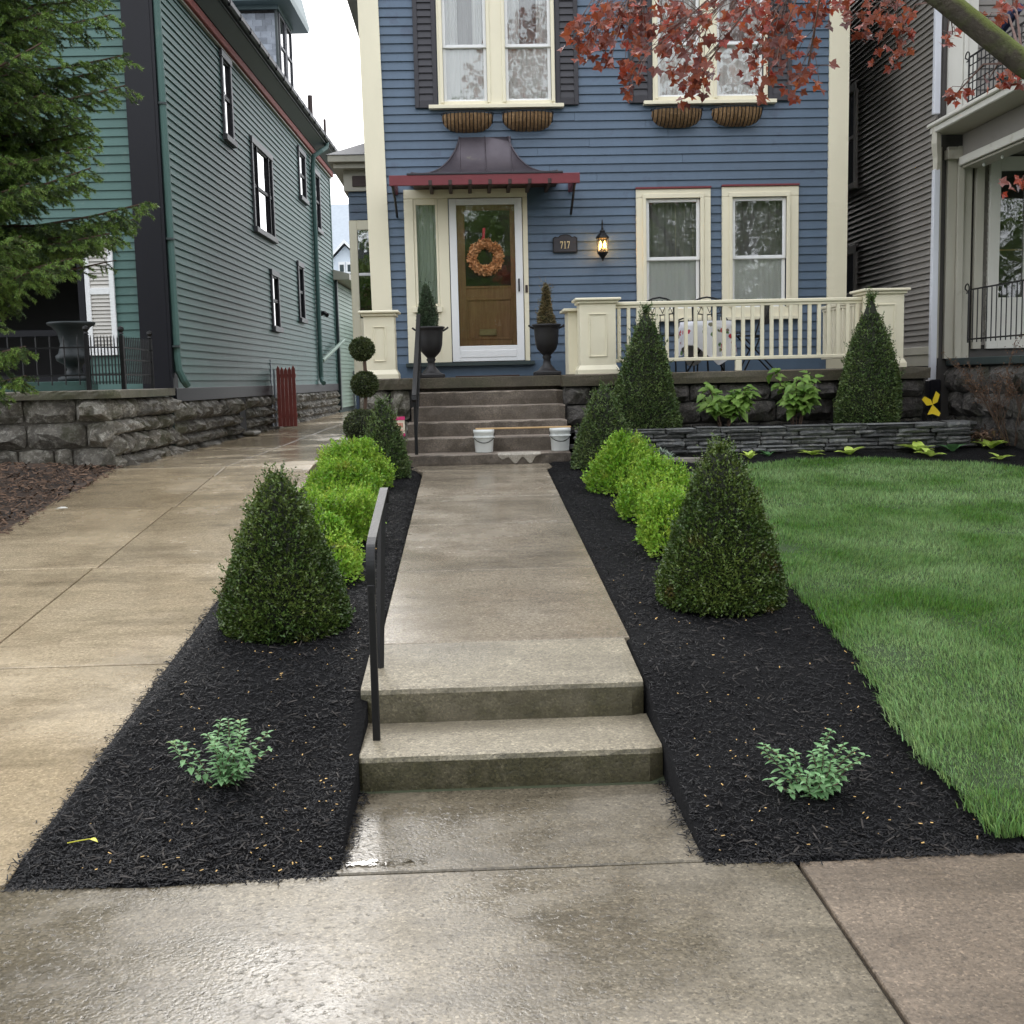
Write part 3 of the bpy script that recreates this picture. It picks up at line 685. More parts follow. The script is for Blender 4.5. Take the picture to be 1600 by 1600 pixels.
def sashpair(win, fmap, u0, u1, z0, z1, zm, sashmat, fw=.035, d=0., glass=None, rails=True, curt=None, top_only=False):
    """double-hung sash in an opening; zm is the height of the meeting rail"""
    gm = glass or M['glass']
    for a, b, dd, nm in ((zm-.018, z1, d+.0, 'upper'), (z0, zm+.018, d-.03, 'lower')):
        mb = MB()
        fbox(mb, fmap, u0, u0+fw, dd-.03, dd, a, b); fbox(mb, fmap, u1-fw, u1, dd-.03, dd, a, b)
        fbox(mb, fmap, u0+fw, u1-fw, dd-.028, dd-.001, b-fw, b); fbox(mb, fmap, u0+fw, u1-fw, dd-.028, dd-.001, a, a+fw)
        s = mb.build('sash', sashmat, win)
        FB('pane', gm, win, fmap, u0+fw-.004, u1-fw+.004, dd-.018, dd-.013, a+fw-.004, b-fw+.004, c=.001)
# ================================================================ BLUE HOUSE
FY = 14.70
front = lambda u, d, z: (u, FY-d, z)
bh = root('blue_house', 'slate blue clapboard house with cream trim and dark red awning over its oak front door', 'house', (1.8, FY, .85))
X0, X1, ZB, ZT = -1.10, 4.75, 1.66, 7.6
# openings: (u0,u1,z0,z1)
LW = [(2.29, 3.00, 2.46, 3.84), (3.385, 4.10, 2.46, 3.84)]          # lower windows
UW = [(-.21, .355, 5.02, 6.62), (.56, 1.15, 5.02, 6.62), (2.45, 3.0, 5.04, 6.62), (3.19, 3.80, 5.04, 6.62)]
DOOR = (-.18, .735, 1.80, 3.89); SIDEL = (-.60, -.33, 2.57, 3.83)
holes = LW+UW+[DOOR, SIDEL]
grow = lambda h, e: (h[0]-e, h[1]+e, h[2]-e*.6, h[3]+e*.6)
wallpanel('wall', M['blue_sheath'], bh, X0, X1, ZB, ZT, front, holes)
clap(bh, M['blue'], X0, X1, 1.85, ZT, .1055, front, [grow(h, .02) for h in holes])
FB('skirt_board', M['blue'], bh, front, -1.1, 4.75, -.004, .028, 1.655, 1.845)
# corner boards, the left one leaning a little as the old frame does
def corner(x0b, x1b, x0t, x1t, zb, zt):
    V = [(x0b, FY-.045, zb), (x1b, FY-.045, zb), (x1b, FY+.25, zb), (x0b, FY+.25, zb), (x0t, FY-.045, zt), (x1t, FY-.045, zt), (x1t, FY+.25, zt), (x0t, FY+.25, zt)]
    return MB().add(V, [(0, 3, 2, 1), (4, 5, 6, 7), (0, 1, 5, 4), (1, 2, 6, 5), (2, 3, 7, 6), (3, 0, 4, 7)]).build('corner_board', M['cream'], bh)
corner(-1.17, -.915, -1.17, -.915, 1.66, 1.9)
corner(-1.168, -.917, -1.235, -.985, 1.9, 7.6)
corner(4.615, 4.865, 4.625, 4.875, 1.66, 7.6)
for x, s in ((-1.2, -1), (4.84, 1)):
    wallpanel('side_wall', M['blue_sheath'], bh, FY+.26, 21.5, .8, 7.6, (lambda xx, ss: lambda u, d, z: (xx+ss*d, u, z))(x, s), th=.06)
MB().poly([(FY-.35, 7.62), (FY-.35, 7.45), (21.8, 7.45), (21.8, 7.62)], 0, -1.6, 5.3).build('eave', M['beige'], bh)
MB().add([(-1.6, FY-.36, 7.62), (5.3, FY-.36, 7.62), (1.85, FY-.36, 10.6), (-1.6, 21.8, 7.62), (5.3, 21.8, 7.62), (1.85, 21.8, 10.6)],
         [(0, 1, 2), (3, 5, 4), (0, 2, 5, 3), (1, 4, 5, 2)]).build('roof', M['slate_roof'], bh)
MB().box(-1.52, -1.24, 16.0, 21.6, 6.86, 7.44).build('side_cornice', M['beige'], bh)
wallpanel('rear_wall', M['blue_sheath'], bh, -1.2, 4.84, .8, 7.6, lambda u, d, z: (u, 21.5+d, z))
MB().add([(-1.2, 21.5, 7.6), (4.84, 21.5, 7.6), (1.85, 21.5, 10.5)], [(0, 2, 1)]).build('rear_gable', M['blue_sheath'], bh)
# windows
def lower_window(u0, u1, z0, z1, cas):
    w = MB()
    cx0, cx1, cz1 = cas
    fbox(w, front, cx0, u0, .0, .05, 2.33, z1); fbox(w, front, u1, cx1, .0, .05, 2.33, z1)
    fbox(w, front, cx0, cx1, .0, .052, z1, cz1-.025)
    wi = w.build('window', M['cream'], bh)
    FB('head_cap', M['red'], wi, front, cx0-.006, cx1+.006, 0, .075, cz1-.024, cz1)
    mb = MB()      # stepped inner stop
    fbox(mb, front, u0-.035, u0+.012, .04, .068, 2.46, z1+.02); fbox(mb, front, u1-.012, u1+.035, .04, .068, 2.46, z1+.02); fbox(mb, front, u0-.035, u1+.035, .04, .07, z1-.01, z1+.045)
    mb.build('stop_moulding', M['cream'], wi)
    FB('sill', M['cream'], wi, front, cx0-.02, cx1+.02, 0, .10, 2.30, 2.345)
    FB('apron', M['cream'], wi, front, u0-.02, u1+.02, -.02, .045, 2.345, 2.462)
    sashpair(wi, front, u0+.012, u1-.012, z0, z1-.012, 3.085, M['white'], .042, .02)
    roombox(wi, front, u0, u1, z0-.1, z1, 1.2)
    return wi
for i, h in enumerate(LW):
    wi = lower_window(*h, ((2.178, 3.122, 3.97), (3.268, 4.242, 3.985))[i])
    curtain(wi, front, h[0]+.03, h[1]-.02, h[2], 3.06, -.055, M['curtain'], .006, 8)
    curtain(wi, front, h[0]+.02, h[1]-.02, 3.06, h[3], -.14, M['sheer'], .012, 6)
    for a, b in ((h[0]+.36, h[1]-.02),) if i == 0 else ((h[0]+.03, h[0]+.2), (h[1]-.16, h[1]-.02)):
        curtain(wi, front, a, b, 2.5, h[3], -.17, M['beige'], .02, 3)
def upper_pair(a, b, cx0, cx1, zs):
    w = MB()
    fbox(w, front, cx0, a[0], 0, .05, zs, 6.75); fbox(w, front, a[1], b[0], 0, .052, zs, 6.75); fbox(w, front, b[1], cx1, 0, .05, zs, 6.75)
    fbox(w, front, a[0], a[1], 0, .048, 6.62, 6.75); fbox(w, front, b[0], b[1], 0, .048, 6.62, 6.75)
    wi = w.build('window', M['cream'], bh)
    FB('head_cap', M['red'], wi, front, cx0-.01, cx1+.01, 0, .08, 6.76, 6.79)
    FB('sill', M['cream'], wi, front, cx0-.12, cx1+.10, 0, .11, zs-.045, zs)
    for h in (a, b):
        FB('apron', M['cream'], wi, front, h[0], h[1], -.02, .035, zs, h[2]+.03)
        mb = MB(); fbox(mb, front, h[0]-.03, h[0]+.012, .045, .064, zs+.03, 6.63); fbox(mb, front, h[1]-.012, h[1]+.03, .045, .064, zs+.03, 6.63)
        mb.build('stop_moulding', M['cream'], wi)
        sashpair(wi, front, h[0]+.012, h[1]-.012, h[2]+.02, h[3], 5.705, M['white'], .038, .02)
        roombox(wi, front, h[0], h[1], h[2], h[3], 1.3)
        curtain(wi, front, h[0]+.02, h[1]-.02, h[2], 5.70, -.055, M['curtain'], .006, 7)
        curtain(wi, front, h[0]+.02, h[1]-.02, 5.70, h[3], -.13, M['sheer'], .010, 6)
        curtain(wi, front, h[0]+.02, h[0]+.2, h[2], h[3], -.085, M['curtain'], .012, 3)
        curtain(wi, front, h[1]-.18, h[1]-.02, h[2], h[3], -.085, M['curtain'], .012, 3)
upper_pair(UW[0], UW[1], -.265, 1.185, 4.995); upper_pair(UW[2], UW[3], 2.40, 3.845, 5.01)
def shutter(parent, fmap, u0, u1, z0, z1, mat, fw=.055, mid=(), d0=.02, d1=.055, pitch=.083, lm=None, railw=.09):
    mb = MB(); fbox(mb, fmap, u0, u0+fw, d0, d1, z0, z1); fbox(mb, fmap, u1-fw, u1, d0, d1, z0, z1)
    rails = [(z0, z0+railw)]+[(m-.04, m+.04) for m in mid]+[(z1-.08, z1)]
    for a, b in rails: fbox(mb, fmap, u0+fw, u1-fw, d0, d1-.002, a, b)
    s = mb.build('shutter', mat, parent)
    for (a0, a), (b, b1) in zip(rails, rails[1:]):
        n = max(1, round((b-a)/pitch)); h = (b-a)/n
        for i in range(n):
            z = a+i*h
            V = [fmap(u, d, zz) for u in (u0+fw-.003, u1-fw+.003) for d, zz in ((d0+.018, z), (d0+.030, z), (d0+.010, z+h*1.06), (d0+.002, z+h*1.06))]
            MB().add(V, [(0, 1, 2, 3), (7, 6, 5, 4), (0, 4, 5, 1), (1, 5, 6, 2), (2, 6, 7, 3), (3, 7, 4, 0)]).build('louver', lm or mat, s)
    return s
for u0, u1, z0 in ((-.555, -.275, 4.97), (1.195, 1.475, 4.985), (2.105, 2.392, 4.995), (3.853, 4.145, 5.0)):
    shutter(bh, front, u0, u1, z0, 6.72, M['shutter'])
# door surround
ds = MB()
fbox(ds, front, -.735, -.62, 0, .06, 1.845, 3.875); fbox(ds, front, .745, .805, 0, .06, 1.845, 3.875); fbox(ds, front, -.735, .805, 0, .062, 3.876, 3.985)
fbox(ds, front, -.315, -.185, 0, .058, 1.845, 3.875); fbox(ds, front, -.62, -.315, 0, .05, 1.845, 2.47)
doorway = ds.build('doorway', M['cream'], bh)
FB('threshold', M['darktrim'], doorway, front, -.77, .86, 0, .11, 1.795, 1.842)
FB('sidelight_sill', M['cream'], doorway, front, -.66, -.29, .0, .09, 2.475, 2.545)
mb = MB(); fbox(mb, front, -.618, -.585, .01, .05, 2.55, 3.875); fbox(mb, front, -.345, -.317, .01, .05, 2.55, 3.875); fbox(mb, front, -.585, -.345, .01, .048, 3.80, 3.875); fbox(mb, front, -.585, -.345, .01, .048, 2.546, 2.58)
mb.build('sidelight_frame', M['cream'], doorway)
FB('sidelight_pane', M['glass'], doorway, front, -.588, -.342, .02, .026, 2.577, 3.803, c=.001)
curtain(doorway, front, -.60, -.33, 2.56, 3.83, -.03, M['curtain_green'], .01, 5)
FB('doorbell', M['soffit'], doorway, front, .762, .792, .06, .078, 2.70, 2.79)
sd_ = MB()
fbox(sd_, front, -.175, -.085, .03, .075, 1.85, 3.865); fbox(sd_, front, .645, .735, .03, .075, 1.85, 3.865)
fbox(sd_, front, -.085, .645, .03, .073, 3.79, 3.865); fbox(sd_, front, -.085, .645, .03, .073, 1.85, 2.045)
storm = sd_.build('storm_door', M['white'], bh)
FB('frame', M['white'], storm, front, -.07, .63, .073, .08, 1.90, 1.99)
FB('pane', M['glass'], storm, front, -.09, .65, .046, .052, 2.04, 3.795, c=.001)
FB('handle', M['black'], storm, front, .672, .69, .075, .115, 2.71, 2.87)
dr = MB()
fbox(dr, front, -.16, .015, -.06, -.015, 1.82, 3.88); fbox(dr, front, .585, .72, -.06, -.015, 1.82, 3.88)
fbox(dr, front, .015, .585, -.06, -.016, 3.73, 3.88); fbox(dr, front, .015, .585, -.06, -.016, 2.63, 2.78); fbox(dr, front, .015, .585, -.06, -.016, 1.82, 2.13)
fdoor = dr.build('front_door', M['brownwood'], bh)
FB('panel', M['brownwood'], fdoor, front, .015, .585, -.055, -.03, 2.13, 2.63)
mb = MB()
for a in ((.01, .035, 2.125, 2.635), (.565, .59, 2.125, 2.635)): fbox(mb, front, a[0], a[1], -.03, -.004, a[2], a[3])
for a in ((2.12, 2.145), (2.615, 2.64), (2.765, 2.795)): fbox(mb, front, .012, .588, -.03, -.003, a[0], a[1])
mb.build('panel_moulding', M['brownwood'], fdoor)
FB('pane', M['glass'], fdoor, front, .01, .59, -.04, -.034, 2.775, 3.735, c=.001)
m = FB('mail_slot', M['brass'], fdoor, front, .17, .39, -.03, .002, 2.175, 2.255)
roombox(fdoor, front, -.16, .72, 1.85, 3.88, 1.5, M['dark'], d0=-.07)
# awning
aw = MB(); AWY = FY-.02
def awpt(x, s): return x, FY-.03-.70*s, 4.615-.545*(1-(1-s)**2.3)
def hw(s): return -.02-.62*s**1.25, .61+.58*s**1.25
n = 16; V = []; F = []
for i in range(n+1):
    s = i/n; a, b = hw(s)
    V += [(a, FY-.004, awpt(0, s)[2]), awpt(-.02, s) if 0 else (a*.0+max(a, -.02)*0+(-.02-.05*s), *awpt(0, s)[1:]), (.61+.05*s, *awpt(0, s)[1:]), (b, FY-.004, awpt(0, s)[2])]
# the front face is a straight flare; the sides curve out to the eave corners
V = []
for i in range(n+1):
    s = i/n; a, b = hw(s); y, z = awpt(0, s)[1:]
    V += [(a, FY-.003, z), (a*.94-.001, y, z), (-.02, y, z), (.295, y, z), (.61, y, z), (b*.96+.002, y, z), (b, FY-.003, z)]
for i in range(n):
    for j in range(6): F.append((i*7+j, i*7+j+1, (i+1)*7+j+1, (i+1)*7+j))
awn = aw.add(V, F).build('awning', M['copper'], bh, True)
for x in (-.02, .295, .61):
    MB().tube([(x, awpt(0, i/n)[1]-.004, awpt(0, i/n)[2]+.004) for i in range(n+1)], .0085, 5).build('seam', M['copper'], awn)
for q in (0, 1):
    MB().tube([(hw(i/n)[q]*(.94, .96)[q], awpt(0, i/n)[1]-.003, awpt(0, i/n)[2]+.004) for i in range(n+1)], .009, 5).build('seam', M['copper'], awn)
B('drip_edge', M['shutter'], awn, -.655, 1.205, FY-.745, FY-.002, 4.045, 4.068)
B('fascia', M['red'], awn, -.865, 1.405, FY-.735, FY-.70, 3.925, 4.045)
B('soffit', M['soffit'], awn, -.60, 1.165, FY-.695, FY-.055, 3.99, 4.04)
for i in range(7): B('rafter_tail', M['soffit'], awn, -.40+i*.237, -.40+i*.237+.042, FY-.742, FY-.06, 3.925, 3.985)
for x in (-.83, 1.345):
    MB().tube([(x, FY-.70, 3.93), (x+.01, FY-.36, 3.82), (x+.01, FY-.04, 3.66)], .016, 5).build('bracket', M['iron'], awn)
    B('bracket_arm', M['red'], awn, x-.02, x+.03, FY-.70, FY-.02, 3.93, 4.035)
# bay on the left side
bay = wallpanel('bay_wall', M['blue_sheath'], bh, -1.56, -1.18, .85, 4.6, lambda u, d, z: (u, 16.2-d, z))
clap(bay, M['blue'], -1.56, -1.18, 3.85, 4.22, .105, lambda u, d, z: (u, 16.2-d, z))
B('bay_sidewall', M['blue'], bay, -1.57, -1.5, 16.21, 18.2, .85, 4.6)
bwf = MB(); bwf.cbox(-1.57, -1.46, 16.14, 16.20, 1.7, 3.83); bwf.cbox(-1.46, -1.19, 16.14, 16.20, 3.70, 3.83); bwf.cbox(-1.46, -1.19, 16.14, 16.20, 1.7, 2.5)
bwf.build('window_casing', M['cream'], bay)
B('window_pane', M['glass_side'], bay, -1.46, -1.19, 16.165, 16.17, 2.5, 3.70, c=.001)
B('meeting_rail', M['white'], bay, -1.46, -1.19, 16.15, 16.16, 3.08, 3.12)
B('frieze', M['beige'], bay, -1.62, -1.18, 16.13, 18.2, 4.22, 4.50)
B('frieze_panel', M['soffit'], bay, -1.50, -1.24, 16.11, 16.128, 4.28, 4.42)
B('bay_cornice', M['beige'], bay, -1.74, -1.18, 15.98, 18.3, 4.50, 4.57); B('bay_cornice', M['beige'], bay, -1.80, -1.18, 15.90, 18.3, 4.572, 4.66)
MB().add([(-1.82, 15.88, 4.662), (-1.18, 15.88, 4.662), (-1.18, 18.3, 4.662), (-1.82, 18.3, 4.662), (-1.2, 16.4, 4.95), (-1.18, 18.2, 4.95)], [(0, 1, 4), (0, 4, 5, 3), (1, 2, 5, 4)]).build('bay_roof', M['slate_roof'], bay)
# plaque with the number
pq = root('house_number_plaque', 'black arched plaque with gold house number 717 on blue clapboards beside the door', 'house number', (1.275, FY-.03, 3.28))
pts = [(1.12, 3.185), (1.43, 3.185), (1.43, 3.365), (1.40, 3.385)]+[(1.275+.085*math.cos(a), 3.375+.035*math.sin(a)) for a in np.linspace(0, math.pi, 9)]+[(1.15, 3.385), (1.12, 3.365)]
MB().poly([(x, z) for x, z in pts], 1, FY-.05, FY-.022).build('board', M['iron'], pq)
mb = MB().poly([(1.275+(x-1.275)*.9, 3.285+(z-3.285)*.88) for x, z in pts], 1, FY-.054, FY-.05); mb.build('raised_field', M['shutter'], pq)
def numeral(ch, x0, z0, h, w):
    if ch == '7': P = [[(0, .86), (.0, 1), (1, 1), (1, .86)], [(.72, .87), (1, .87), (.48, 0), (.2, 0)], [(0, .70), (.12, .70), (.12, .87), (0, .87)]]
    else: P = [[(.36, .05), (.64, .05), (.64, 1), (.36, 1)], [(.1, 0), (.9, 0), (.9, .055), (.1, .055)], [(.08, .78), (.36, .93), (.36, 1.), (.3, .99), (.08, .86)]]
    mb = MB()
    for k, p in enumerate(P): mb.poly([(x0+x*w, z0+z*h) for x, z in p], 1, FY-.0615-.0004*k, FY-.053)
    return mb.build('numeral', M['gold'], pq)
for i, ch in enumerate('717'): numeral(ch, 1.213+i*.043, 3.235, .088, .034)
# wall lantern
lt = root('wall_lantern', 'lit black iron lantern with ribbed cage hanging on the blue clapboards', 'lantern', (1.735, FY-.16, 3.07))
LX, LY = 1.735, FY-.155
MB().lathe([(.012, 0), (.012, .02), (.03, .045), (.05, .07), (.066, .09), (.070, .10), (.062, .11)], (LX, LY, 3.065), 12).build('base_cap', M['iron'], lt)
MB().lathe([(.08, 0), (.084, .012), (.075, .03), (.045, .06), (.03, .075), (.036, .09), (.03, .10), (.014, .115), (.016, .13), (.008, .16), (.012, .185), (.004, .235)], (LX, LY, 3.335), 12).build('crown', M['iron'], lt)
for i in range(8):
    a = i*math.pi/4
    MB().tube([(LX+.066*math.cos(a), LY+.066*math.sin(a), 3.16), (LX+.072*math.cos(a+.3), LY+.072*math.sin(a+.3), 3.21), (LX+.074*math.cos(a), LY+.074*math.sin(a), 3.34)], .0035, 4).build('cage_bar', M['iron'], lt)
MB().lathe([(.052, 0), (.058, .16)], (LX, LY, 3.175), 12).build('glass', glassmat('lantern_glass', (1, .86, .62), .02, 1.3), lt)
for dx in (-.026, .026): MB().lathe([(.006, 0), (.013, .02), (.015, .04), (.009, .07), (.002, .09)], (LX+dx, LY, 3.22), 8).build('bulb', emit('warm_bulb', (1, .62, .22), 9), lt)
MB().tube([(LX, FY-.02, 3.30), (LX, FY-.06, 3.24), (LX, LY, 3.075)], .009, 6).build('arm', M['iron'], lt)
ll_ = bpy.data.lights.new('lantern_bulb', 'POINT'); ll_.energy = 2.2; ll_.color = (1, .62, .28); ll_.shadow_soft_size = .05
lo2 = bpy.data.objects.new('bulb_light', ll_); C.objects.link(lo2); lo2.parent = lt; lo2.location = (0, -.0, .19)
# wreath
wr = root('wreath', 'round wreath of tan wood curls hung by red ribbon on the glass storm door', 'wreath', (.265, FY-.10, 3.14))
n = 620; th = rng.uniform(0, 6.283, n); ph = rng.uniform(-1.9, 1.9, n); rr = .165; r2 = .06
ctr = np.stack([.265+rr*np.cos(th), np.full(n, FY-.105), 3.14+rr*np.sin(th)], 1)
out_ = np.stack([np.cos(th)*np.sin(ph), -np.cos(ph)*np.ones(n), np.sin(th)*np.sin(ph)], 1)
P = ctr+out_*r2*.55
Tn = np.stack([-np.sin(th), 0*th, np.cos(th)], 1); D = unit(out_*.7+Tn*rng.normal(0, .7, (n, 1))+rng.normal(0, .35, (n, 3))); U = unit(np.cross(D, rng.normal(size=(n, 3))))
V, F = leaves(P, D, U, rng.uniform(.035, .06, n), rng.uniform(.025, .04, n), .4)
npmesh('curls', V, F, M['wreath'], wr)
MB().tube([(.265+rr*math.cos(a), FY-.105, 3.14+rr*math.sin(a)) for a in np.linspace(0, 6.283, 33)], .045, 8, cap=False).build('ring', M['wreath'], wr)
MB().add([(.235, FY-.1, 3.36), (.26, FY-.11, 3.36), (.275, FY-.10, 3.50), (.24, FY-.095, 3.50)], [(0, 1, 2, 3)]).cbox(.222, .268, FY-.115, FY-.095, 3.345, 3.385, c=.008).build('ribbon', M['ribbon'], wr)
# wire baskets under the upper windows
def basket(cx, zt, label):
    r = root('window_basket', label, 'planter', (cx, FY-.03, zt-.2), group='wire hay-rack planters under the upper windows')
    W2, D2, H2 = .315, .20, .20; n = 24
    def sec(t):                                 # half profile for position t (-1..1) across
        e = max(0, 1-abs(t)**3.2); return .25+.75*e**.6
    V, F = [], []; m = 9
    for i in range(n+1):
        t = -1+2*i/n; k = sec(t)
        bulge = 1+.05*math.sin(i*math.pi*13/n*2*.5)
        for j in range(m):
            a = math.pi/2*j/(m-1)
            V.append((cx+t*W2*(1-.0*k), FY-.03-D2*k*math.cos(a)*bulge, zt-.012-H2*k*math.sin(a)*(1+.02*math.sin(i*2.1))))
    for i in range(n):
        for j in range(m-1): F.append((i*m+j, i*m+j+1, (i+1)*m+j+1, (i+1)*m+j))
    MB().add(V, F).build('coconut_liner', M['coco'], r, True)
    mb = MB()
    for i in range(14):
        t = -.96+1.92*i/13; k = sec(t)
        MB().tube([(cx+t*W2, FY-.03-(D2*k+.012)*math.cos(math.pi/2*j/8), zt-(H2*k+.012)*math.sin(math.pi/2*j/8)+.0) for j in range(9)], .0055, 4).build('wire', M['iron'], r)
    MB().tube([(cx-W2*1.02, FY-.03, zt)]+[(cx+t*W2*1.02, FY-.035-(D2*sec(t)+.014), zt) for t in np.linspace(-1, 1, 15)]+[(cx+W2*1.02, FY-.03, zt)], .0065, 4).build('rim', M['iron'], r)
    return r
basket(.09, 4.88, 'brown coconut wire basket on the far left, above the awning peak'); basket(.835, 4.885, 'brown coconut wire basket above the awning, right of its twin')
basket(2.695, 4.90, 'brown coconut wire basket under the window with red maple leaves, nearer the door'); basket(3.45, 4.905, 'brown coconut wire basket nearest the cream right corner board')
# ================================================================ STONEWORK KIT
def stone_variants(k, seed, amp=.5, nx=4, nz=3):
    out = []
    for q in range(k):
        r = np.random.default_rng(seed+q); V = []; F = []
        for j in range(nz+1):
            for i in range(nx+1):
                u, z = i/nx, j/nz; e = min(u*nx, (1-u)*nx, z*nz, (1-z)*nz)
                d = .35+.65*min(1, e) if e > 0 else .0
                d = d*(1+r.uniform(-amp, amp)) if e > 0 else r.uniform(-.05, .12)
                ju, jz = (r.uniform(-.07, .07), r.uniform(-.1, .1)) if e > 0 else (r.uniform(-.012, .012), r.uniform(-.03, .03))
                if e == 0 and (i in (0, nx)) and (j in (0, nz)): ju = .03 if i == 0 else -.03; jz = .06 if j == 0 else -.06
                V.append((u+ju, d, z+jz))
        w = nx+1
        for j in range(nz):
            for i in range(nx): F.append((j*w+i, j*w+i+1, (j+1)*w+i+1, (j+1)*w+i))
        rim = [i for i in range(w)]+[j*w+nx for j in range(1, nz+1)]+[nz*w+i for i in range(nx-1, -1, -1)]+[j*w for j in range(nz-1, 0, -1)]
        b = len(V)
        for i in rim: V.append((V[i][0], -.8, V[i][2]))
        n = len(rim)
        for i in range(n): F.append((rim[i], b+i, b+(i+1) % n, rim[(i+1) % n]))
        me = bpy.data.meshes.new('stone'); me.from_pydata(V, [], F); me.update(); out.append(me)
    return out
def piece(name, me, parent, mat, fmap, u, d, z, su, sd_, sz):
    if not me.materials: me.materials.append(mat)
    o_ = org(parent); p0 = Vector(fmap(u, d, z)); eu = Vector(fmap(u+1, d, z))-p0; ed = Vector(fmap(u, d+1, z))-p0; ez = Vector(fmap(u, d, z+1))-p0
    m = Matrix((eu*su, ed*sd_, ez*sz)).transposed().to_4x4(); m.translation = p0-o_
    ob = link(name, me, parent); ob.matrix_local = m; return ob
def stonewall(parent, mat, variants, fmap, u0, u1, z0, z1, courses, lens, dep, gap=.012, base=None):
    zs = [0]
    for i in range(courses): zs.append(zs[-1]+R_.uniform(.65, 1.4))
    zs = [z0+(z1-z0)*q/zs[-1] for q in zs]
    for a, b in zip(zs, zs[1:]):
        u = u0
        while u < u1-.02:
            L = R_.uniform(*lens); e = u+L
            if u1-e < lens[0]*.6: e = u1
            if not (base and b < base((u+e)/2)):
                piece('stone', R_.choice(variants), parent, mat, fmap, u+gap/2, 0, a+gap/2, e-u-gap, R_.uniform(*dep), b-a-gap)
            u = e
SV_G = stone_variants(10, 100); SV_P = stone_variants(8, 200); SV_S = stone_variants(10, 300, .35, 4, 2); SV_GR = stone_variants(8, 400)
# ================================================================ FRONT PORCH
pf = lambda u, d, z: (u, 12.74-d, z)
pr = root('front_porch', 'dark rough stone porch with brown coping slab and cream panelled pedestals', 'porch', (2, 13.7, .85))
MB().box(1.09, 5.12, 12.765, 14.6, .6, 1.52).box(-1.2, -.62, 12.765, 14.6, .6, 1.52).box(-.63, 1.1, 13.24, 14.6, .6, 1.52).build('core', M['mortar_dark'], pr)
stonewall(pr, M['stone_p'], SV_P, pf, 1.085, 5.12, .84, 1.52, 3, (.28, .62), (.04, .085))
stonewall(pr, M['stone_p'], SV_P, lambda u, d, z: (1.088-d, u, z), 12.75, 13.24, .84, 1.52, 3, (.2, .3), (.01, .03))
stonewall(pr, M['stone_g'], SV_G, pf, -1.2, -.64, .80, 1.53, 2, (.3, .4), (.06, .12))
roughstep('coping', M['coping'], pr, 1.06, 5.18, 12.66, 13.05, 1.525, 1.652, c=.012, seed=5, amp=.004)
roughstep('coping', M['coping'], pr, -1.24, -.60, 12.66, 13.05, 1.53, 1.652, c=.012, seed=6, amp=.004)
B('deck', M['coping'], pr, -1.2, 5.12, 13.055, 14.69, 1.53, 1.65)
def pedestal(x0, x1, y0, y1, zt, capo=.055):
    p = MB().cbox(x0, x1, y0, y1, 1.70, zt-.06, c=.006).build('pedestal', M['cream'], pr)
    B('cap', M['cream'], p, x0-capo, x1+capo, y0-capo, y1+capo, zt-.03, zt, c=.008); B('cap_moulding', M['cream'], p, x0-.025, x1+.025, y0-.025, y1+.025, zt-.061, zt-.031, c=.006)
    MB().add([(x0-.03, y0-.03, 1.653), (x1+.03, y0-.03, 1.653), (x1+.03, y1+.03, 1.653), (x0-.03, y1+.03, 1.653), (x0-.03, y0-.03, 1.70), (x1+.03, y0-.03, 1.70), (x1+.03, y1+.03, 1.70), (x0-.03, y1+.03, 1.70), (x0-.003, y0-.003, 1.75), (x1+.003, y0-.003, 1.75), (x1+.003, y1+.003, 1.75), (x0-.003, y1+.003, 1.75)],
             [(0, 1, 5, 4), (1, 2, 6, 5), (2, 3, 7, 6), (3, 0, 4, 7), (4, 5, 9, 8), (5, 6, 10, 9), (6, 7, 11, 10), (7, 4, 8, 11)]).build('plinth', M['cream'], p)
    a, b, c, d = x0+.10, x1-.10, 1.84, zt-.17
    mb = MB(); w = .014
    for q in ((a, b, c, c+w), (a, b, d-w, d), (a, a+w, c+w, d-w), (b-w, b, c+w, d-w)): mb.cbox(q[0], q[1], y0-.012, y0+.004, q[2], q[3], c=.004)
    mb.build('panel_moulding', M['cream'], p); return p
pedestal(1.255, 1.655, 12.73, 13.05, 2.485); pedestal(4.46, 4.88, 12.73, 13.12, 2.525); pedestal(-1.12, -.785, 12.74, 13.05, 2.395)
B('pedestal', M['cream'], pr, 1.155, 1.30, 13.06, 13.5, 1.655, 2.36); B('pedestal_cap', M['cream'], pr, 1.10, 1.32, 13.0, 13.56, 2.362, 2.392)
def railing(label, p0, p1, n, block=True):
    r = root('porch_railing', label, 'railing', (p0[0], p0[1], 1.65)); a, b = Vector((*p0, 0)), Vector((*p1, 0)); d = (b-a).normalized(); s = Vector((-d.y, d.x, 0))
    fm = lambda u, w, z: tuple(a+d*u-s*w*(-1)+Vector((0, 0, z)))
    L = (b-a).length
    FB('top_rail', M['cream'], r, fm, 0, L, -.035, .035, 2.405, 2.445, c=.008); FB('rail_moulding', M['cream'], r, fm, 0, L, -.018, .018, 2.375, 2.404)
    FB('bottom_rail', M['cream'], r, fm, 0, L, -.028, .028, 1.775, 1.815, c=.006)
    for i in range(n):
        u = L*(i+.5)/n; w = .0195
        FB('baluster', M['cream'], r, fm, u-w, u+w, -w, w, 1.816, 2.374, c=.003)
    if block: FB('support_block', M['cream'], r, fm, L*.5-.035, L*.5+.035, -.03, .03, 1.653, 1.774, c=.006)
    return r
railing('long cream baluster railing along the porch front in front of the cloth covered table', (1.657, 12.90), (4.458, 12.90), 26)
railing('short cream railing running back from the right pedestal to the house corner', (4.56, 13.13), (4.56, 14.62), 12, False)
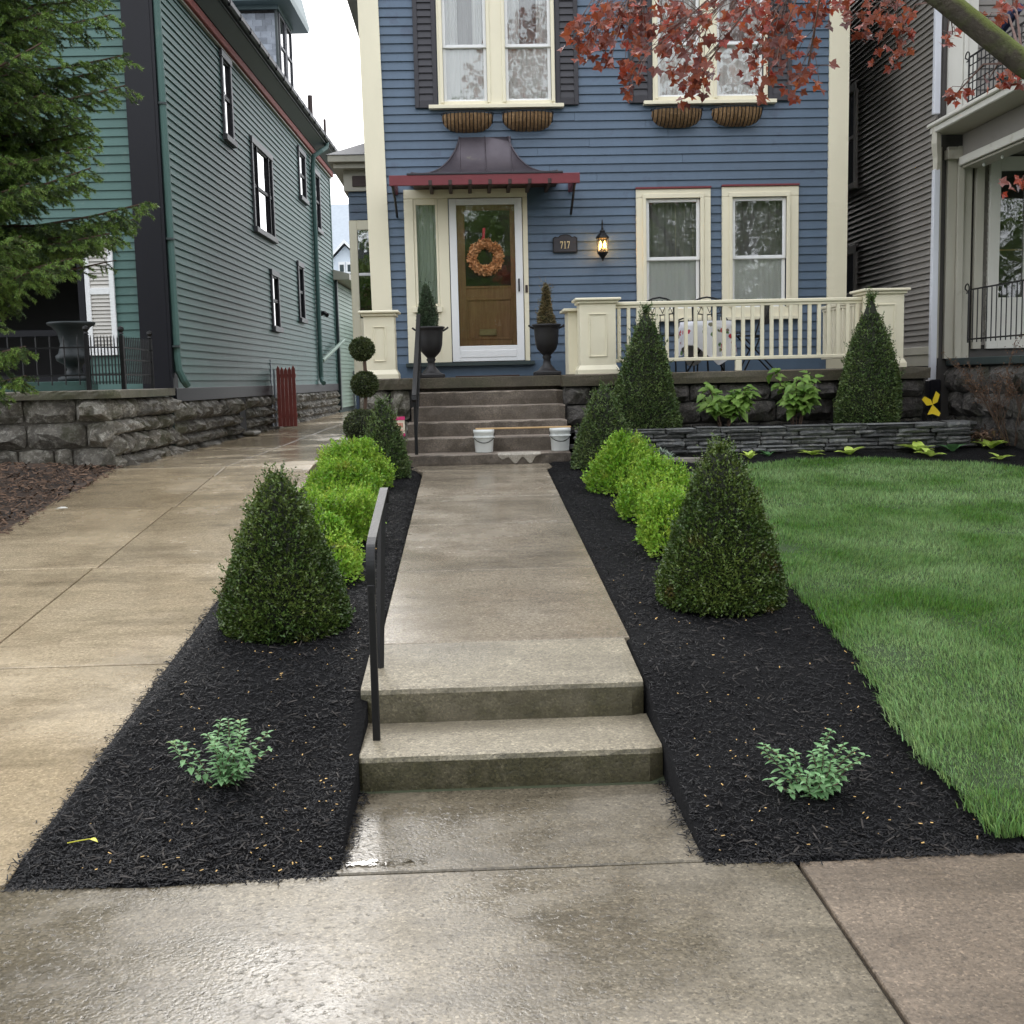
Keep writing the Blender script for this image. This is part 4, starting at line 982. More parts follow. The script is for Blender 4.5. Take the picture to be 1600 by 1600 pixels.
# porch stairs
st = root('porch_stairs', 'six brown worn stone steps rising to the porch and front door', 'steps', (.2, 12.4, .75))
for i, (y, z, z0, xl, xr) in enumerate([(11.72, .865, .70, -.70, 1.045), (12.05, 1.02, .865, -.665, 1.06), (12.34, 1.175, 1.02, -.655, 1.065), (12.62, 1.335, 1.175, -.625, 1.07), (12.91, 1.49, 1.335, -.615, 1.075), (13.17, 1.648, 1.49, -.605, 1.075)]):
    roughstep('step', M['pstep'], st, xl, xr, y, 13.42 if i == 5 else y+.42, z0-.02, z, c=.015, seed=20+i, amp=.004)
V = []; F = []
for i in range(21):
    t = i/20; x = .29+.44*t; e = min(1, 5*t, 5*(1-t)); h = .02+.085*e*(.6+.4*math.sin(i*.9+.5)); q = .05+.07*e*(.7+.3*math.sin(i*1.3))
    V += [(x, 11.712, .86-h), (x, 11.706, .857-.012), (x, 11.722, .868), (x, 11.725+q, .871)]
for i in range(20):
    for k in range(3): F.append((4*i+k, 4*i+4+k, 4*i+5+k, 4*i+1+k))
MB().add(V, F).build('mortar_patch', M['patch'], st)
# hand rails
def flatbar(mb, pts, w, t):
    """flat bar lying in the Y-Z plane; w across X, t thick"""
    pts = [Vector(p) for p in pts]; V = []; k = len(pts)
    for i in range(k):
        d = (pts[min(i+1, k-1)]-pts[max(i-1, 0)]).normalized(); nn = Vector((0, -d.z, d.y)); 
        if nn.length < .01: nn = Vector((0, 1, 0))
        for sx, sn in ((-1, -1), (1, -1), (1, 1), (-1, 1)): V.append(pts[i]+Vector((sx*w/2, 0, 0))+nn*sn*t/2)
    F = [(4*i+j, 4*i+(j+1) % 4, 4*i+4+(j+1) % 4, 4*i+4+j) for i in range(k-1) for j in range(4)]+[(3, 2, 1, 0), tuple(range(4*k-4, 4*k))]
    return mb.add(V, F)
hr = root('lower_handrail', 'short black iron handrail standing on the two lower concrete steps', 'handrail', (-.41, 4.7, .15))
HX = -.415
arc = [(HX, 4.60+.0*t, .14) for t in (0,)]
B('front_post', M['iron'], hr, HX-.015, HX+.015, 4.602, 4.632, .145, .80, c=.003)
MB().tube([(HX-.020, 5.135, .30), (HX+.016, 5.135, 1.09)], .018, 4).build('rear_post', M['iron'], hr)
mb = MB(); flatbar(mb, [(HX, 4.617, .76)]+[(HX, 4.617+.085*(1-math.cos(t)), .845+.115*math.sin(t)) for t in np.linspace(0, 1.2, 9)]+[(HX+.002, 4.72, .975), (HX+.008, 4.90, 1.03), (HX+.017, 5.12, 1.10), (HX+.020, 5.20, 1.126)]+[(HX+.021, 5.225+.035*math.sin(t), 1.098+.035*math.cos(t)) for t in np.linspace(0, 1.57, 6)]+[(HX+.021, 5.262, 1.065)], .036, .014).build('top_rail', M['iron'], hr)
mb = MB(); flatbar(mb, [(HX, 4.634, .60), (HX, 5.12, .98)], .022, .012)
ur = root('upper_handrail', 'black iron handrail with pickets climbing the left side of the porch stairs', 'handrail', (-.56, 12.4, .9))
UX = -.545; p0, p1 = (11.78, 1.50), (13.42, 2.36)
zr_ = lambda y: p0[1]+(p1[1]-p0[1])*(y-p0[0])/(p1[0]-p0[0])
flatbar(MB(), [(UX, 11.66, 1.475), (UX, 11.65, 1.435), (UX, 11.68, 1.42), (UX, 11.705, 1.45), (UX, 11.69, 1.475), (UX, 11.74, 1.50)]+[(UX, y, zr_(y)+.02) for y in (11.8, 12.3, 12.9, 13.42)]+[(UX, 13.46, 2.37), (UX, 13.475, 2.33)], .045, .02).build('top_rail', M['iron'], ur)
flatbar(MB(), [(UX, 11.86, 1.06), (UX, 13.40, 1.87)], .03, .014).build('bottom_rail', M['iron'], ur)
for y, zb in ((11.85, .86), (13.40, 1.65)): B('post', M['iron'], ur, UX-.017, UX+.017, y-.017, y+.017, zb, zr_(y)+.01, c=.003)
for i in range(11):
    y = 11.97+i*.13; B('picket', M['iron'], ur, UX-.008, UX+.008, y-.008, y+.008, 1.06+(y-11.86)*.526, zr_(y)+.012, c=.002)
# slate dry-stone wall
sl = root('slate_wall', 'low dry stacked slate wall holding the raised bed below the porch', 'wall', (3.4, 12.0, .84))
SX0, SX1 = 1.12, 5.36
sy = lambda x: 11.86+.05*math.sin(x*1.1)+(max(0, x-4.9)**2)*.9
def sfm(u, d, z):
    return (u, sy(u)-d, z)
z = .80; row = 0
while z < 1.065:
    hgt = R_.uniform(.026, .056); hgt = min(hgt, 1.085-z)
    u = SX0+R_.uniform(-.1, .05)
    while u < SX1:
        L = R_.uniform(.12, .46); top = z+hgt >= 1.06
        if top: L = R_.uniform(.22, .5)
        e = min(u+L, SX1+R_.uniform(-.1, .05))
        if e-u < .05: break
        hh = hgt*R_.uniform(.8, 1.08)
        c = (u+e)/2; dy = sy(c); sl_ = (sy(c+.01)-sy(c-.01))/.02; z_ = z+(zbed(11.9)-.80)*0
        fm = (lambda yy, ss, cc: lambda u, d, zz: (u-ss*d*.0, yy+ss*(u-cc)-d, zz))(dy, sl_, c)
        piece('slate', R_.choice(SV_S), sl, M['stone_s'], fm, u+.002, R_.uniform(-.025, .012)+(.02 if top else 0), z, e-u-.004, R_.uniform(.018, .035), hh)
        if top:   # the cap stones' top faces
            MB().add([(u+.006, sfm(u, 0, 0)[1]-.04, z+hh*.97), (e-.006, sfm(e, 0, 0)[1]-.038, z+hh*.97), (e-.01, sfm(e, 0, 0)[1]+.2, z+hh+.006), (u+.01, sfm(u, 0, 0)[1]+.19, z+hh+.005)], [(0, 1, 2, 3)]).build('slate', M['stone_s'], sl)
        u = e
    z += hgt
V = []; F = []
for i in range(25):
    x = SX0+(SX1-SX0)*i/24; y = sy(x)+.03; V += [(x, y, .6), (x, y, 1.05), (x, y+.22, 1.055), (x, y+.22, .6)]
for i in range(24):
    for j in range(3): F.append((4*i+j, 4*i+4+j, 4*i+5+j, 4*i+1+j))
F += [(0, 1, 2, 3), (99, 98, 97, 96)]
MB().add(V, F).build('core', M['mortar_dark'], sl)
fs = root('flagstone', 'pale flat flagstone in the black mulch behind the right boxwood cone', 'paving stone', (2.12, 11.45, .76))
MB().poly([(1.9, 11.36), (2.32, 11.38), (2.42, 11.5), (2.2, 11.6), (1.95, 11.55)], 2, .70, .785).build('stone', M['flagstone'], fs)
# urns by the door
URN = [(.0, 0), (.15, 0), (.15, .045), (.11, .06), (.085, .09), (.05, .13), (.042, .19), (.058, .215), (.045, .235), (.07, .26), (.115, .31), (.138, .38), (.145, .47), (.15, .55), (.158, .575), (.175, .59), (.175, .605), (.155, .61), (.145, .59), (.0, .58)]
for x, y, lab in ((-.43, 13.93, 'black pedestal urn left of the front door, by the iron handrail'), (.965, 13.88, 'black pedestal urn right of the front door, under the plaque')):
    u = root('urn', lab, 'urn', (x, y, 1.65), group='black urns flanking the front door')
    MB().lathe(URN, (x, y, 1.655), 24).build('bowl', M['urn'], u, True)
    B('plinth', M['urn'], u, x-.16, x+.16, y-.16, y+.16, 1.652, 1.70, c=.01)
    for k in (-1, 1): MB().tube([(x+k*.150, y, 2.21), (x+k*.20, y, 2.24), (x+k*.215, y, 2.255)], .012, 5).build('lug', M['urn'], u)
mt = root('doormat', 'thin brown doormat lying on the top step at the front door', 'doormat', (.25, 13.9, 1.65))
B('mat', M['mat'], mt, -.14, .62, 13.6, 14.1, 1.652, 1.668)
# buckets and stick
def bucket(x, y, label):
    b = root('bucket', label, 'bucket', (x, y, .865), group='white plastic buckets on the porch stairs')
    MB().lathe([(.0, .0), (.088, .0), (.092, .01), (.104, .20), (.110, .205), (.110, .235), (.103, .235), (.098, .20), (.0, .05)], (x, y, .868), 22).build('pail', M['bucket'], b, True)
    MB().lathe([(.107, .0), (.113, .003), (.113, .014), (.107, .017)], (x, y, 1.02), 22).build('collar', M['bucket'], b)
    MB().tube([(x+.112*math.cos(a), y-.112*abs(math.sin(a))*.9, 1.06-.09*abs(math.sin(a))) for a in np.linspace(0, math.pi, 13)], .0035, 4).build('handle', M['iron'], b)
bucket(.155, 11.88, 'dirty white bucket on the lowest step, under the left end of the stick'); bucket(1.0-.055, 11.85, 'white bucket against the right stone corner, under the right end of the stick')
sk = root('wooden_stick', 'thin new wooden board laid across the tops of the two white buckets', 'board', (.6, 11.86, 1.105))
t = MB().cbox(.07, 1.06, 11.84, 11.875, 1.106, 1.122, c=.003); t.build('board', M['stick'], sk)
# pink sign
ps = root('yard_sign', 'small pink and cream card sign beside the left of the porch stairs', 'sign', (-.69, 11.45, .75))
B('stake', M['steel'], ps, -.693, -.683, 11.455, 11.462, .75, 1.1)
card = B('card', M['card'], ps, -.755, -.635, 11.44, 11.45, 1.08, 1.27, c=.002)
B('header', M['pink'], ps, -.757, -.633, 11.434, 11.439, 1.238, 1.272, c=.001); B('footer', M['pink'], ps, -.675, -.633, 11.434, 11.439, 1.078, 1.105, c=.001)
for k, (a, b, z0, z1) in enumerate([(-.735, -.72, 1.165, 1.21), (-.712, -.697, 1.165, 1.21), (-.689, -.674, 1.165, 1.21), (-.667, -.655, 1.165, 1.21), (-.735, -.655, 1.135, 1.143), (-.735, -.66, 1.118, 1.125)]):
    B('print', M['inkpink'], ps, a, b, 11.435, 11.4385, z0, z1, c=.0005)
# bistro set behind the railing
tb = root('bistro_table', 'small round table behind the porch railing, hidden under floral cloth', 'table', (2.79, 13.35, 1.65))
MB().lathe([(.0, 0), (.30, 0), (.30, .02), (.0, .02)], (2.79, 13.35, 2.20), 20).build('tabletop', M['iron'], tb)
for k in range(3):
    a = k*2.094+.4; MB().tube([(2.79+.25*math.cos(a), 13.35+.25*math.sin(a), 1.652), (2.79+.05*math.cos(a), 13.35+.05*math.sin(a), 1.95), (2.79+.2*math.cos(a), 13.35+.2*math.sin(a), 2.2)], .011, 5).build('leg', M['iron'], tb)
V = [(2.79, 13.35, 2.228)]; F = []; n = 64
for k in range(n):
    a = 2*math.pi*k/n; V.append((2.79+.305*math.cos(a), 13.35+.305*math.sin(a), 2.226))
for ring in range(1, 6):
    t = ring/5
    for k in range(n):
        a = 2*math.pi*k/n; fold = .045*t*math.sin(a*7+.6); r = .312+fold+.02*t
        drop = .33+.17*max(0, math.cos(2*a+2.2))**2+.06*math.cos(4*a)
        V.append((2.79+r*math.cos(a), 13.35+r*math.sin(a), 2.226-t*drop))
for k in range(n): F.append((0, 1+k, 1+(k+1) % n))
for ring in range(5):
    for k in range(n): a, b = 1+ring*n+k, 1+ring*n+(k+1) % n; F.append((a, a+n, b+n, b))
tc = MB().add(V, F).build('tablecloth', M['cloth'], None, True); tag(tc, 'white cloth with red flowers draped over the round porch table', 'tablecloth')
def chair(x, y, rz, label):
    c = root('bistro_chair', label, 'chair', (x, y, 1.65), group='black wrought iron bistro chairs on the porch', rotz=rz, local=True)
    MB().lathe([(.0, 0), (.19, 0), (.195, .012), (.0, .015)], (0, 0, .44), 16).build('seat', M['iron'], c)
    for sx in (-1, 1):
        MB().tube([(sx*.17, .15, 0), (sx*.175, .18, .45), (sx*.18, .24, .86)], .011, 5).build('rear_leg', M['iron'], c)
        MB().tube([(sx*.16, -.17, 0), (sx*.15, -.15, .44)], .011, 5).build('front_leg', M['iron'], c)
        MB().tube([(sx*.18, .20, .62), (sx*.2, .0, .65), (sx*.2, -.14, .62), (sx*.17, -.15, .44)], .009, 5).build('arm', M['iron'], c)
    MB().tube([(-.18, .24, .86), (-.09, .245, .90), (0, .247, .915), (.09, .245, .90), (.18, .24, .86)], .011, 5).build('top_rail', M['iron'], c)
    MB().tube([(-.178, .225, .72), (0, .23, .70), (.178, .225, .72)], .008, 5).build('back_rail', M['iron'], c)
    mb = MB()
    for k in range(5):
        x0, x1 = -.17+.068*k, -.17+.068*(k+1); mb.tube([(x0, .236, .72), (x1, .244, .88)], .005, 4); mb.tube([(x1, .236, .72), (x0, .244, .88)], .005, 4)
    mb.build('lattice', M['iron'], c)
    mb = MB()
    for k in range(5): mb.tube([(-.12+.06*k, .215, .46), (-.12+.06*k, .23, .71)], .005, 4)
    mb.build('splats', M['iron'], c)
chair(2.43, 13.85, .25, 'black lattice back chair left of the floral tablecloth'); chair(2.95, 13.95, -.1, 'black lattice back chair just behind the floral tablecloth')
fc = root('folding_chair', 'thin black folding chair with tilted back, right of the floral table', 'chair', (3.45, 13.7, 1.65))
for k in (0, .26):
    MB().tube([(3.30, 13.6+k, 1.655), (3.46, 13.6+k, 1.98), (3.60, 13.6+k, 2.42)], .010, 5).build('back_leg', M['iron'], fc); MB().tube([(3.66, 13.6+k, 1.655), (3.24, 13.6+k, 2.10)], .010, 5).build('front_leg', M['iron'], fc)
for x, z in ((3.60, 2.42), (3.55, 2.28), (3.24, 2.1), (3.48, 2.05)): MB().tube([(x, 13.6, z), (x, 13.86, z)], .009, 5).build('rung', M['iron'], fc)
B('back_panel', M['iron'], fc, 3.585, 3.60, 13.62, 13.84, 2.20, 2.42); B('seat', M['iron'], fc, 3.22, 3.52, 13.6, 13.86, 2.06, 2.075)
# ================================================================ GREEN HOUSE (own frame: +y runs back along its side wall, +x is out towards the driveway)
GA = math.atan2(.41, 14.35)
gh = root('green_house', 'tall green clapboard house with black corner board and slate dormer beyond the driveway', 'house', (-3.66, 14.45, 0), rotz=-GA, local=True)
side = lambda u, d, z: (d, u, z)
gfr = lambda u, d, z: (u, -d, z)
GL = 14.38; GZ0, GZ1 = 1.60, 6.62
yloc = lambda Y: (Y-14.45)/math.cos(GA)
GWIN = [(17.79, 18.42, 5.31, 6.56), (19.68, 21.42, 4.20, 5.70), (24.30, 25.14, 5.43, 6.45), (26.3, 27.05, 5.04, 6.36), (20.86, 21.55, 2.60, 3.64), (23.66, 24.33, 2.90, 4.07)]
GWIN = [(yloc(a), yloc(b), c, d) for a, b, c, d in GWIN]
gh_holes = [(a+.07, b-.07, c+.07, d-.07) for a, b, c, d in GWIN]
wallpanel('side_wall', M['green_sheath'], gh, -.0, GL, .8, 6.9, side, gh_holes)
clap(gh, M['green'], .12, GL, GZ0, 6.70, .0985, side, [grow(h, .01) for h in gh_holes])
FB('water_table', M['black'], gh, side, .0, GL+.01, 0, .045, 1.43, 1.60)
FB('rear_corner_board', M['green'], gh, side, GL-.09, GL+.02, .0, .03, 1.6, 6.62)
# the broad black corner pilaster and the gutter pipe
FB('corner_pilaster', M['black'], gh, gfr, -.34, -.0, 0, .10, 1.58, 6.9)
FB('corner_board', M['black'], gh, side, -.10, .125, 0, .035, 1.56, 6.9)
# front wall with a deep porch recess
fh = [(-4.7, -1.02, 1.5, 3.22)]
wallpanel('front_wall', M['green_sheath'], gh, -6, 0, 1.5, 6.9, gfr, fh)
clap(gh, M['green'], -6, -.345, 1.60, 6.8, .105, gfr, [grow(fh[0], .02)])
FB('recess_frame', M['black'], gh, gfr, -1.08, -1.0, 0, .05, 1.6, 3.22); FB('recess_lintel', M['black'], gh, gfr, -4.7, -1.0, 0, .10, 3.222, 3.40)
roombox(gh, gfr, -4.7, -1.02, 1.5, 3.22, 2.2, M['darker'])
shutter(gh, gfr, -.985, -.63, 2.02, 3.47, M['white'], .06, mid=(2.80,), d0=.03, d1=.07, pitch=.045, lm=M['louver'], railw=.09)
FB('recess_rail', M['black'], gh, gfr, -4.7, -1.1, -.3, -.22, 2.28, 2.36); FB('recess_sill', M['black'], gh, gfr, -4.7, -1.1, -.3, -.2, 1.62, 1.80)
# windows on the side
for i, (a, b, c, d) in enumerate(GWIN):
    w = MB(); t = .085
    fbox(w, side, a, a+t, 0, .05, c, d); fbox(w, side, b-t, b, 0, .05, c, d); fbox(w, side, a-.02, b+.02, 0, .06, d-t, d+.02); fbox(w, side, a-.03, b+.03, 0, .085, c-.04, c+.05)
    wi = w.build('window', M['casing'], gh)
    spans = [(a+t, b-t)] if i != 1 else [(a+t, a+.36), (a+.40, b-.40), (b-.36, b-t)]
    if i == 1:
        for u in (a+.36, b-.40): FB('mullion', M['black'], wi, side, u, u+.04, -.02, .05, c+.05, d-t)
    for u0, u1 in spans:
        zm = (c+d)/2
        mb = MB(); s = .028
        for q0, q1 in ((c+.05, zm), (zm, d-t)):
            fbox(mb, side, u0, u0+s, -.02, .03, q0, q1); fbox(mb, side, u1-s, u1, -.02, .03, q0, q1); fbox(mb, side, u0+s, u1-s, -.02, .028, q1-s, q1); fbox(mb, side, u0+s, u1-s, -.02, .028, q0, q0+s)
        mb.build('sash', M['black'], wi)
        FB('pane', M['glass_side'], wi, side, u0+s*.8, u1-s*.8, .0, .005, c+.06, d-t, c=.001)
    roombox(wi, side, a+.07, b-.07, c, d, .8, M['dark'])
    if i in (0, 1, 4, 5): curtain(wi, side, a+t+.01, b-t-.01, c+.05, (c+d)/2-.02, -.06, M['curtain'], .006, 6)
# mouldings, soffit, gutter, roof
FB('red_moulding', M['redgate'], gh, side, -.1, GL+.1, .02, .10, 6.62, 6.74, c=.01)
FB('frieze', M['beige'], gh, side, -.1, GL+.1, .015, .06, 6.585, 6.617)
MB().poly([(.02, 6.745), (.11, 6.745), (.30, 6.90), (.30, 6.95), (.02, 6.95)], 1, -.5, GL+.42).build('soffit', M['darktrim'], gh)
FB('bed_moulding', M['darktrim'], gh, side, -.5, GL+.4, .285, .32, 6.895, 6.925)
for i in range(22): FB('gutter_bracket', M['black'], gh, side, i*.68-.2, i*.68-.17, .29, .40, 6.93, 7.02)
MB().tube([(.335, -.55, 6.985), (.335, GL+.5, 6.985)], .062, 8).build('gutter', M['black'], gh)
V = [(.38, -.55, 7.05), (.38, GL+.7, 7.05), (-3.9, GL+.7, 11.0), (-3.9, -.55, 11.0), (-8.2, -.55, 7.05), (-8.2, GL+.7, 7.05)]
MB().add(V+[(x, y, z-.09) for x, y, z in V], [(0, 1, 2, 3), (3, 2, 5, 4), (7, 6, 9, 8), (8, 9, 10, 11), (0, 6, 7, 1), (0, 3, 9, 6), (3, 4, 10, 9), (1, 7, 8, 2), (2, 8, 11, 5)]).build('roof', M['slate_roof'], gh)
MB().add([(0, -.02, 6.9), (-7.8, -.02, 6.9), (-3.9, -.02, 10.7)], [(0, 2, 1)]).build('gable', M['green'], gh)
# front gutter pipe at the corner and the far downspout
MB().tube([(.07, -.03, 6.7), (.07, .02, 1.95), (.08, .03, 1.82), (.12, .08, 1.70), (.14, .16, 1.635)], .05, 8).build('corner_downspout', M['green'], gh)
for z in (2.1, 3.4, 5.0): MB().tube([(.065, -.02, z), (.065, -.02, z+.025)], .062, 8).build('pipe_strap', M['darktrim'], gh)
yd = yloc(25.9)
MB().tube([(.335, yd+.5, 6.95), (.32, yd+.45, 6.82), (.24, yd+.2, 6.70), (.10, yd, 6.55), (.07, yd, 6.3), (.07, yd, 1.75), (.10, yd-.05, 1.66), (.15, yd-.2, 1.62)], .052, 8).build('rear_downspout', M['green'], gh)
MB().tube([(.1, yd+.1, 2.12), (.25, yd+2.7, 2.66)], .045, 8).build('vent_pipe', M['green_pale'], gh)
MB().tube([(.03, yloc(26.4), 3.18), (.12, yloc(26.4), 3.2), (.2, yloc(26.3), 3.14)], .05, 6).build('flood_light', M['black'], gh)
# dormer
dx, dy0, dy1 = -.45, 10.75, 12.35
zro = lambda x: 7.05+(.38-x)*.923
dm = MB().add([(dx, dy0, 7.6), (dx, dy0, 9.42), (dx-2.2, dy0, 9.42), (dx-2.2, dy0, 9.3), (dx, dy1, 7.6), (dx, dy1, 9.42), (dx-2.2, dy1, 9.42), (dx-2.2, dy1, 9.3)], [(0, 3, 2, 1), (4, 5, 6, 7), (0, 1, 5, 4)]).build('dormer', M['mortar_dark'], gh)
for r in range(14):
    z0, z1 = 7.75+r*.122, 7.75+(r+1)*.122
    if z1 > 9.43: break
    xa = dx-.01; xb = .38-(z0-7.05)/.923-.05
    u = xa+(.11 if r % 2 else 0)
    while u > xb:
        e = max(xb, u-.21*R_.uniform(.9, 1.1)); u_ = min(u, xa)
        if u_-e > .03: MB().box(e+.004, u_, dy0-.016-R_.uniform(0, .010), dy0-.002, z0+.004, z1+.01).build('slate', M['slate_tile'], dm)
        u = e-.002
B('corner_board', M['darktrim'], dm, dx-.03, dx+.02, dy0-.035, dy0+.06, 7.7, 9.42)
for y0, y1 in ((dy0+.08, dy0+.76), (dy0+.84, dy1-.06)):
    w = MB(); w.cbox(dx, dx+.05, y0, y0+.06, 8.06, 9.40); w.cbox(dx, dx+.05, y1-.06, y1, 8.06, 9.40); w.cbox(dx, dx+.05, y0+.06, y1-.06, 9.34, 9.40); w.cbox(dx, dx+.09, y0-.03, y1+.03, 8.0, 8.06); w.cbox(dx, dx+.045, y0+.06, y1-.06, 8.72, 8.77)
    wi = w.build('window', M['casing'], dm); B('pane', M['glass_side'], wi, dx+.015, dx+.02, y0+.05, y1-.05, 8.08, 9.35, c=.001)
    B('room_wall', M['dark'], wi, dx-.12, dx-.08, y0, y1, 8.0, 9.4)
B('dormer_frieze', M['dormer_trim'], dm, dx-2.3, dx+.06, dy0-.06, dy1+.06, 9.42, 9.58)
MB().add([(dx+.36, dy0-.38, 9.50), (dx+.36, dy1+.38, 9.50), (dx-2.6, dy1+.38, 9.50), (dx-2.6, dy0-.38, 9.50), (dx+.3, (dy0+dy1)/2, 10.4), (dx-2.6, (dy0+dy1)/2, 10.4), (dx+.38, dy0-.4, 9.62), (dx+.38, dy1+.4, 9.62), (dx-2.6, dy1+.4, 9.62), (dx-2.6, dy0-.4, 9.62)],
         [(0, 3, 2, 1), (0, 1, 7, 6), (0, 6, 9, 3), (1, 2, 8, 7), (6, 7, 4), (6, 4, 5, 9), (7, 8, 5, 4)]).build('dormer_roof', M['dormer_trim'], dm)
for yy, hh, rr_ in ((14.2, .75, .06), (16.5, .70, .035)):
    MB().tube([(-.35, yy, 7.4), (-.35, yy, 7.75+hh)], rr_, 7).build('roof_vent', M['soffit'], gh)
# foundation stones along the drive
FB('foundation_core', M['mortar'], gh, side, .02, GL, -.3, -.005, .5, 1.45)
gbase = lambda u: zdrv(14.45+u)-.04
ud = (yloc(17.98), yloc(18.42))
stonewall(gh, M['stone_g'], SV_G, side, .0, ud[0], .72, 1.44, 4, (.16, .40), (.05, .13), base=gbase)
stonewall(gh, M['stone_g'], SV_G, side, ud[1], GL, .72, 1.44, 4, (.25, .55), (.05, .11), base=gbase)
FB('cellar_opening', M['darker'], gh, side, ud[0]+.0, ud[1]-.0, -.02, .012, .86, 1.42)
MB().cbox(.03, .22, ud[0]+.02, ud[1]+.1, .83, .89, c=.02).build('cellar_sill', M['ledge'], gh)
# rear extension
ex0, ex1 = GL+.01, GL+7.5
B('extension_wall', M['green_sheath'], gh, -3, .05, ex0+.0, ex1, .8, 4.1)
clap(gh, M['green_pale'], ex0+.1, ex1, 1.0, 4.1, .1, lambda u, d, z: (.055+d, u, z))
FB('extension_corner', M['darktrim'], gh, side, ex0-.02, ex0+.12, .05, .10, .95, 4.15)
MB().poly([(-.4, 4.5), (.42, 4.28), (.42, 4.14), (-.4, 4.14)], 1, ex0-.1, ex1+.2).build('extension_eave', M['beige'], gh)
# ---------------------------------------------------------------- stone terrace in front of the green house
tf = lambda u, d, z: (u, 12.22-d, z)
ts = lambda u, d, z: (-3.73+d+(u-12.2)*.0286, u, z)
tr = root('stone_terrace', 'rough mossy stone terrace wall below the green house by the driveway', 'wall', (-5, 12.3, .75))
MB().box(-9, -3.745, 12.235, 14.4, .5, 1.50).build('core', M['mortar'], tr)
stonewall(tr, M['stone_g'], SV_G, tf, -8.2, -3.73, .72, 1.52, 3, (.18, .70), (.04, .15))
stonewall(tr, M['stone_g'], SV_G, ts, 12.2, 14.42, .74, 1.50, 4, (.18, .40), (.05, .13))
for a, b in ((-8.2, -6.4), (-6.395, -4.85), (-4.845, -3.62)): roughstep('ledge', M['ledge'], tr, a, b, 12.12, 14.40, 1.512, 1.60, c=.012, seed=int(a*7), amp=.005)
B('bench_slab', M['green'], tr, -5.2, -4.05, 12.35, 12.8, 1.602, 1.70)
# iron fence on the terrace
fe = root('iron_fence', 'black iron picket fence with ball topped posts along the terrace edge', 'fence', (-4, 12.4, 1.6))
def fpanel(p0, p1, n, z1=2.15, z0=1.66, dense=False):
    a, b = Vector((*p0, 0)), Vector((*p1, 0))
    for z in (z0+.10, z1-.10)+((z0+.26,) if dense else ()): MB().tube([a+Vector((0, 0, z)), b+Vector((0, 0, z))], .011, 4).build('rail', M['iron'], fe)
    for i in range(n):
        p = a+(b-a)*(i+.5)/n
        MB().tube([p+Vector((0, 0, z0)), p+Vector((0, 0, z1-.01)), p+Vector((0, 0, z1+.03))], [.0075, .0075, .001], 4).build('picket', M['iron'], fe)
for x, y in ((-3.98, 12.28), (-3.70, 12.56), (-3.72, 13.75), (-5.9, 12.28)):
    B('post', M['iron'], fe, x-.022, x+.022, y-.022, y+.022, 1.60, 2.18, c=.003)
    MB().lathe([(.0, 0), (.03, .012), (.018, .03), (.035, .06), (.03, .085), (.0, .1)], (x, y, 2.18), 8).build('finial', M['iron'], fe)
fpanel((-3.96, 12.3), (-3.72, 12.54), 9); fpanel((-3.70, 12.58), (-3.72, 13.73), 16, dense=True); fpanel((-5.88, 12.28), (-4.0, 12.28), 13)
gu = root('garden_urn', 'wide rimmed verdigris garden urn on the stone terrace behind the iron fence', 'urn', (-4.24, 12.62, 1.7))
MB().lathe([(.0, 0), (.17, 0), (.17, .04), (.10, .07), (.07, .13), (.10, .18), (.17, .22), (.185, .27), (.15, .30), (.125, .40), (.15, .52), (.20, .58), (.245, .605), (.25, .625), (.235, .632), (.18, .60), (.0, .58)], (-4.24, 12.62, 1.70), 26).build('bowl', M['urn_green'], gu, True)
# red gates
def gate(x, y, w, ang, label, h=1.10, n=5):
    g_ = root('picket_gate', label, 'gate', (x, y, zdrv(y)), rotz=ang, local=True, group='faded red picket gates by the green house')
    for px in (-.07, w+.0):
        if px < 0: MB().tube([(px-.05, 0, -.05), (px-.05, 0, h+.12)], .035, 8).build('post', M['steel'], g_); MB().tube([(px+.03, 0, .05), (px+.03, 0, h-.05)], .018, 6).build('hinge_bar', M['steel'], g_)
    for i in range(n):
        u = w*i/n; hh = h-.05*math.sin(math.pi*(i+.5)/n)
        MB().add([], []).poly([(u+.004, .04), (u+w/n-.004, .04), (u+w/n-.004, hh-.03), (u+w/n/2, hh+.03), (u+.004, hh-.03)], 1, -.01, .012).build('picket', M['redgate'], g_)
    for z in (.2, h-.2): B('rail', M['redgate'], g_, .0, w, .013, .04, z, z+.07)
gate(-3.37, 20.5, .34, math.radians(-6), 'faded red picket gate with grey post halfway down the green wall')
gate(-3.05, 31.5, .62, math.radians(-25), 'distant faded red picket gate at the far end of the driveway')
# ---------------------------------------------------------------- far end of the drive
df = root('slat_fence', 'dark weathered horizontal slat fence at the end of the driveway', 'fence', (-2.6, 33, .8))
for i in range(20): B('slat', M['darkwood'], df, -3.05, -1.2, 33.0, 33.03, .92+i*.128, .92+i*.128+.105)
for x in (-3.05, -2.0): B('post', M['darkwood'], df, x-.05, x+.05, 33.04, 33.12, .8, 3.5)
fa = root('far_white_house', 'pale far house with small gable and white casement window past the driveway', 'house', (-5, 45, .8))
B('wall', M['farwhite'], fa, -9, -1, 45, 52, .8, 5.6)
MB().add([(-9.2, 44.7, 5.55), (-.8, 44.7, 5.55), (-.8, 49, 9.0), (-9.2, 49, 9.0), (-9.2, 53, 5.5), (-.8, 53, 5.5)], [(0, 1, 2, 3), (3, 2, 5, 4)]).build('roof', M['farroof'], fa)
MB().poly([(-5.3, 5.0), (-3.65, 5.0), (-3.65, 5.9), (-4.48, 6.75), (-5.3, 5.9)], 1, 44.2, 47).build('gable_wall', M['farwhite'], fa)
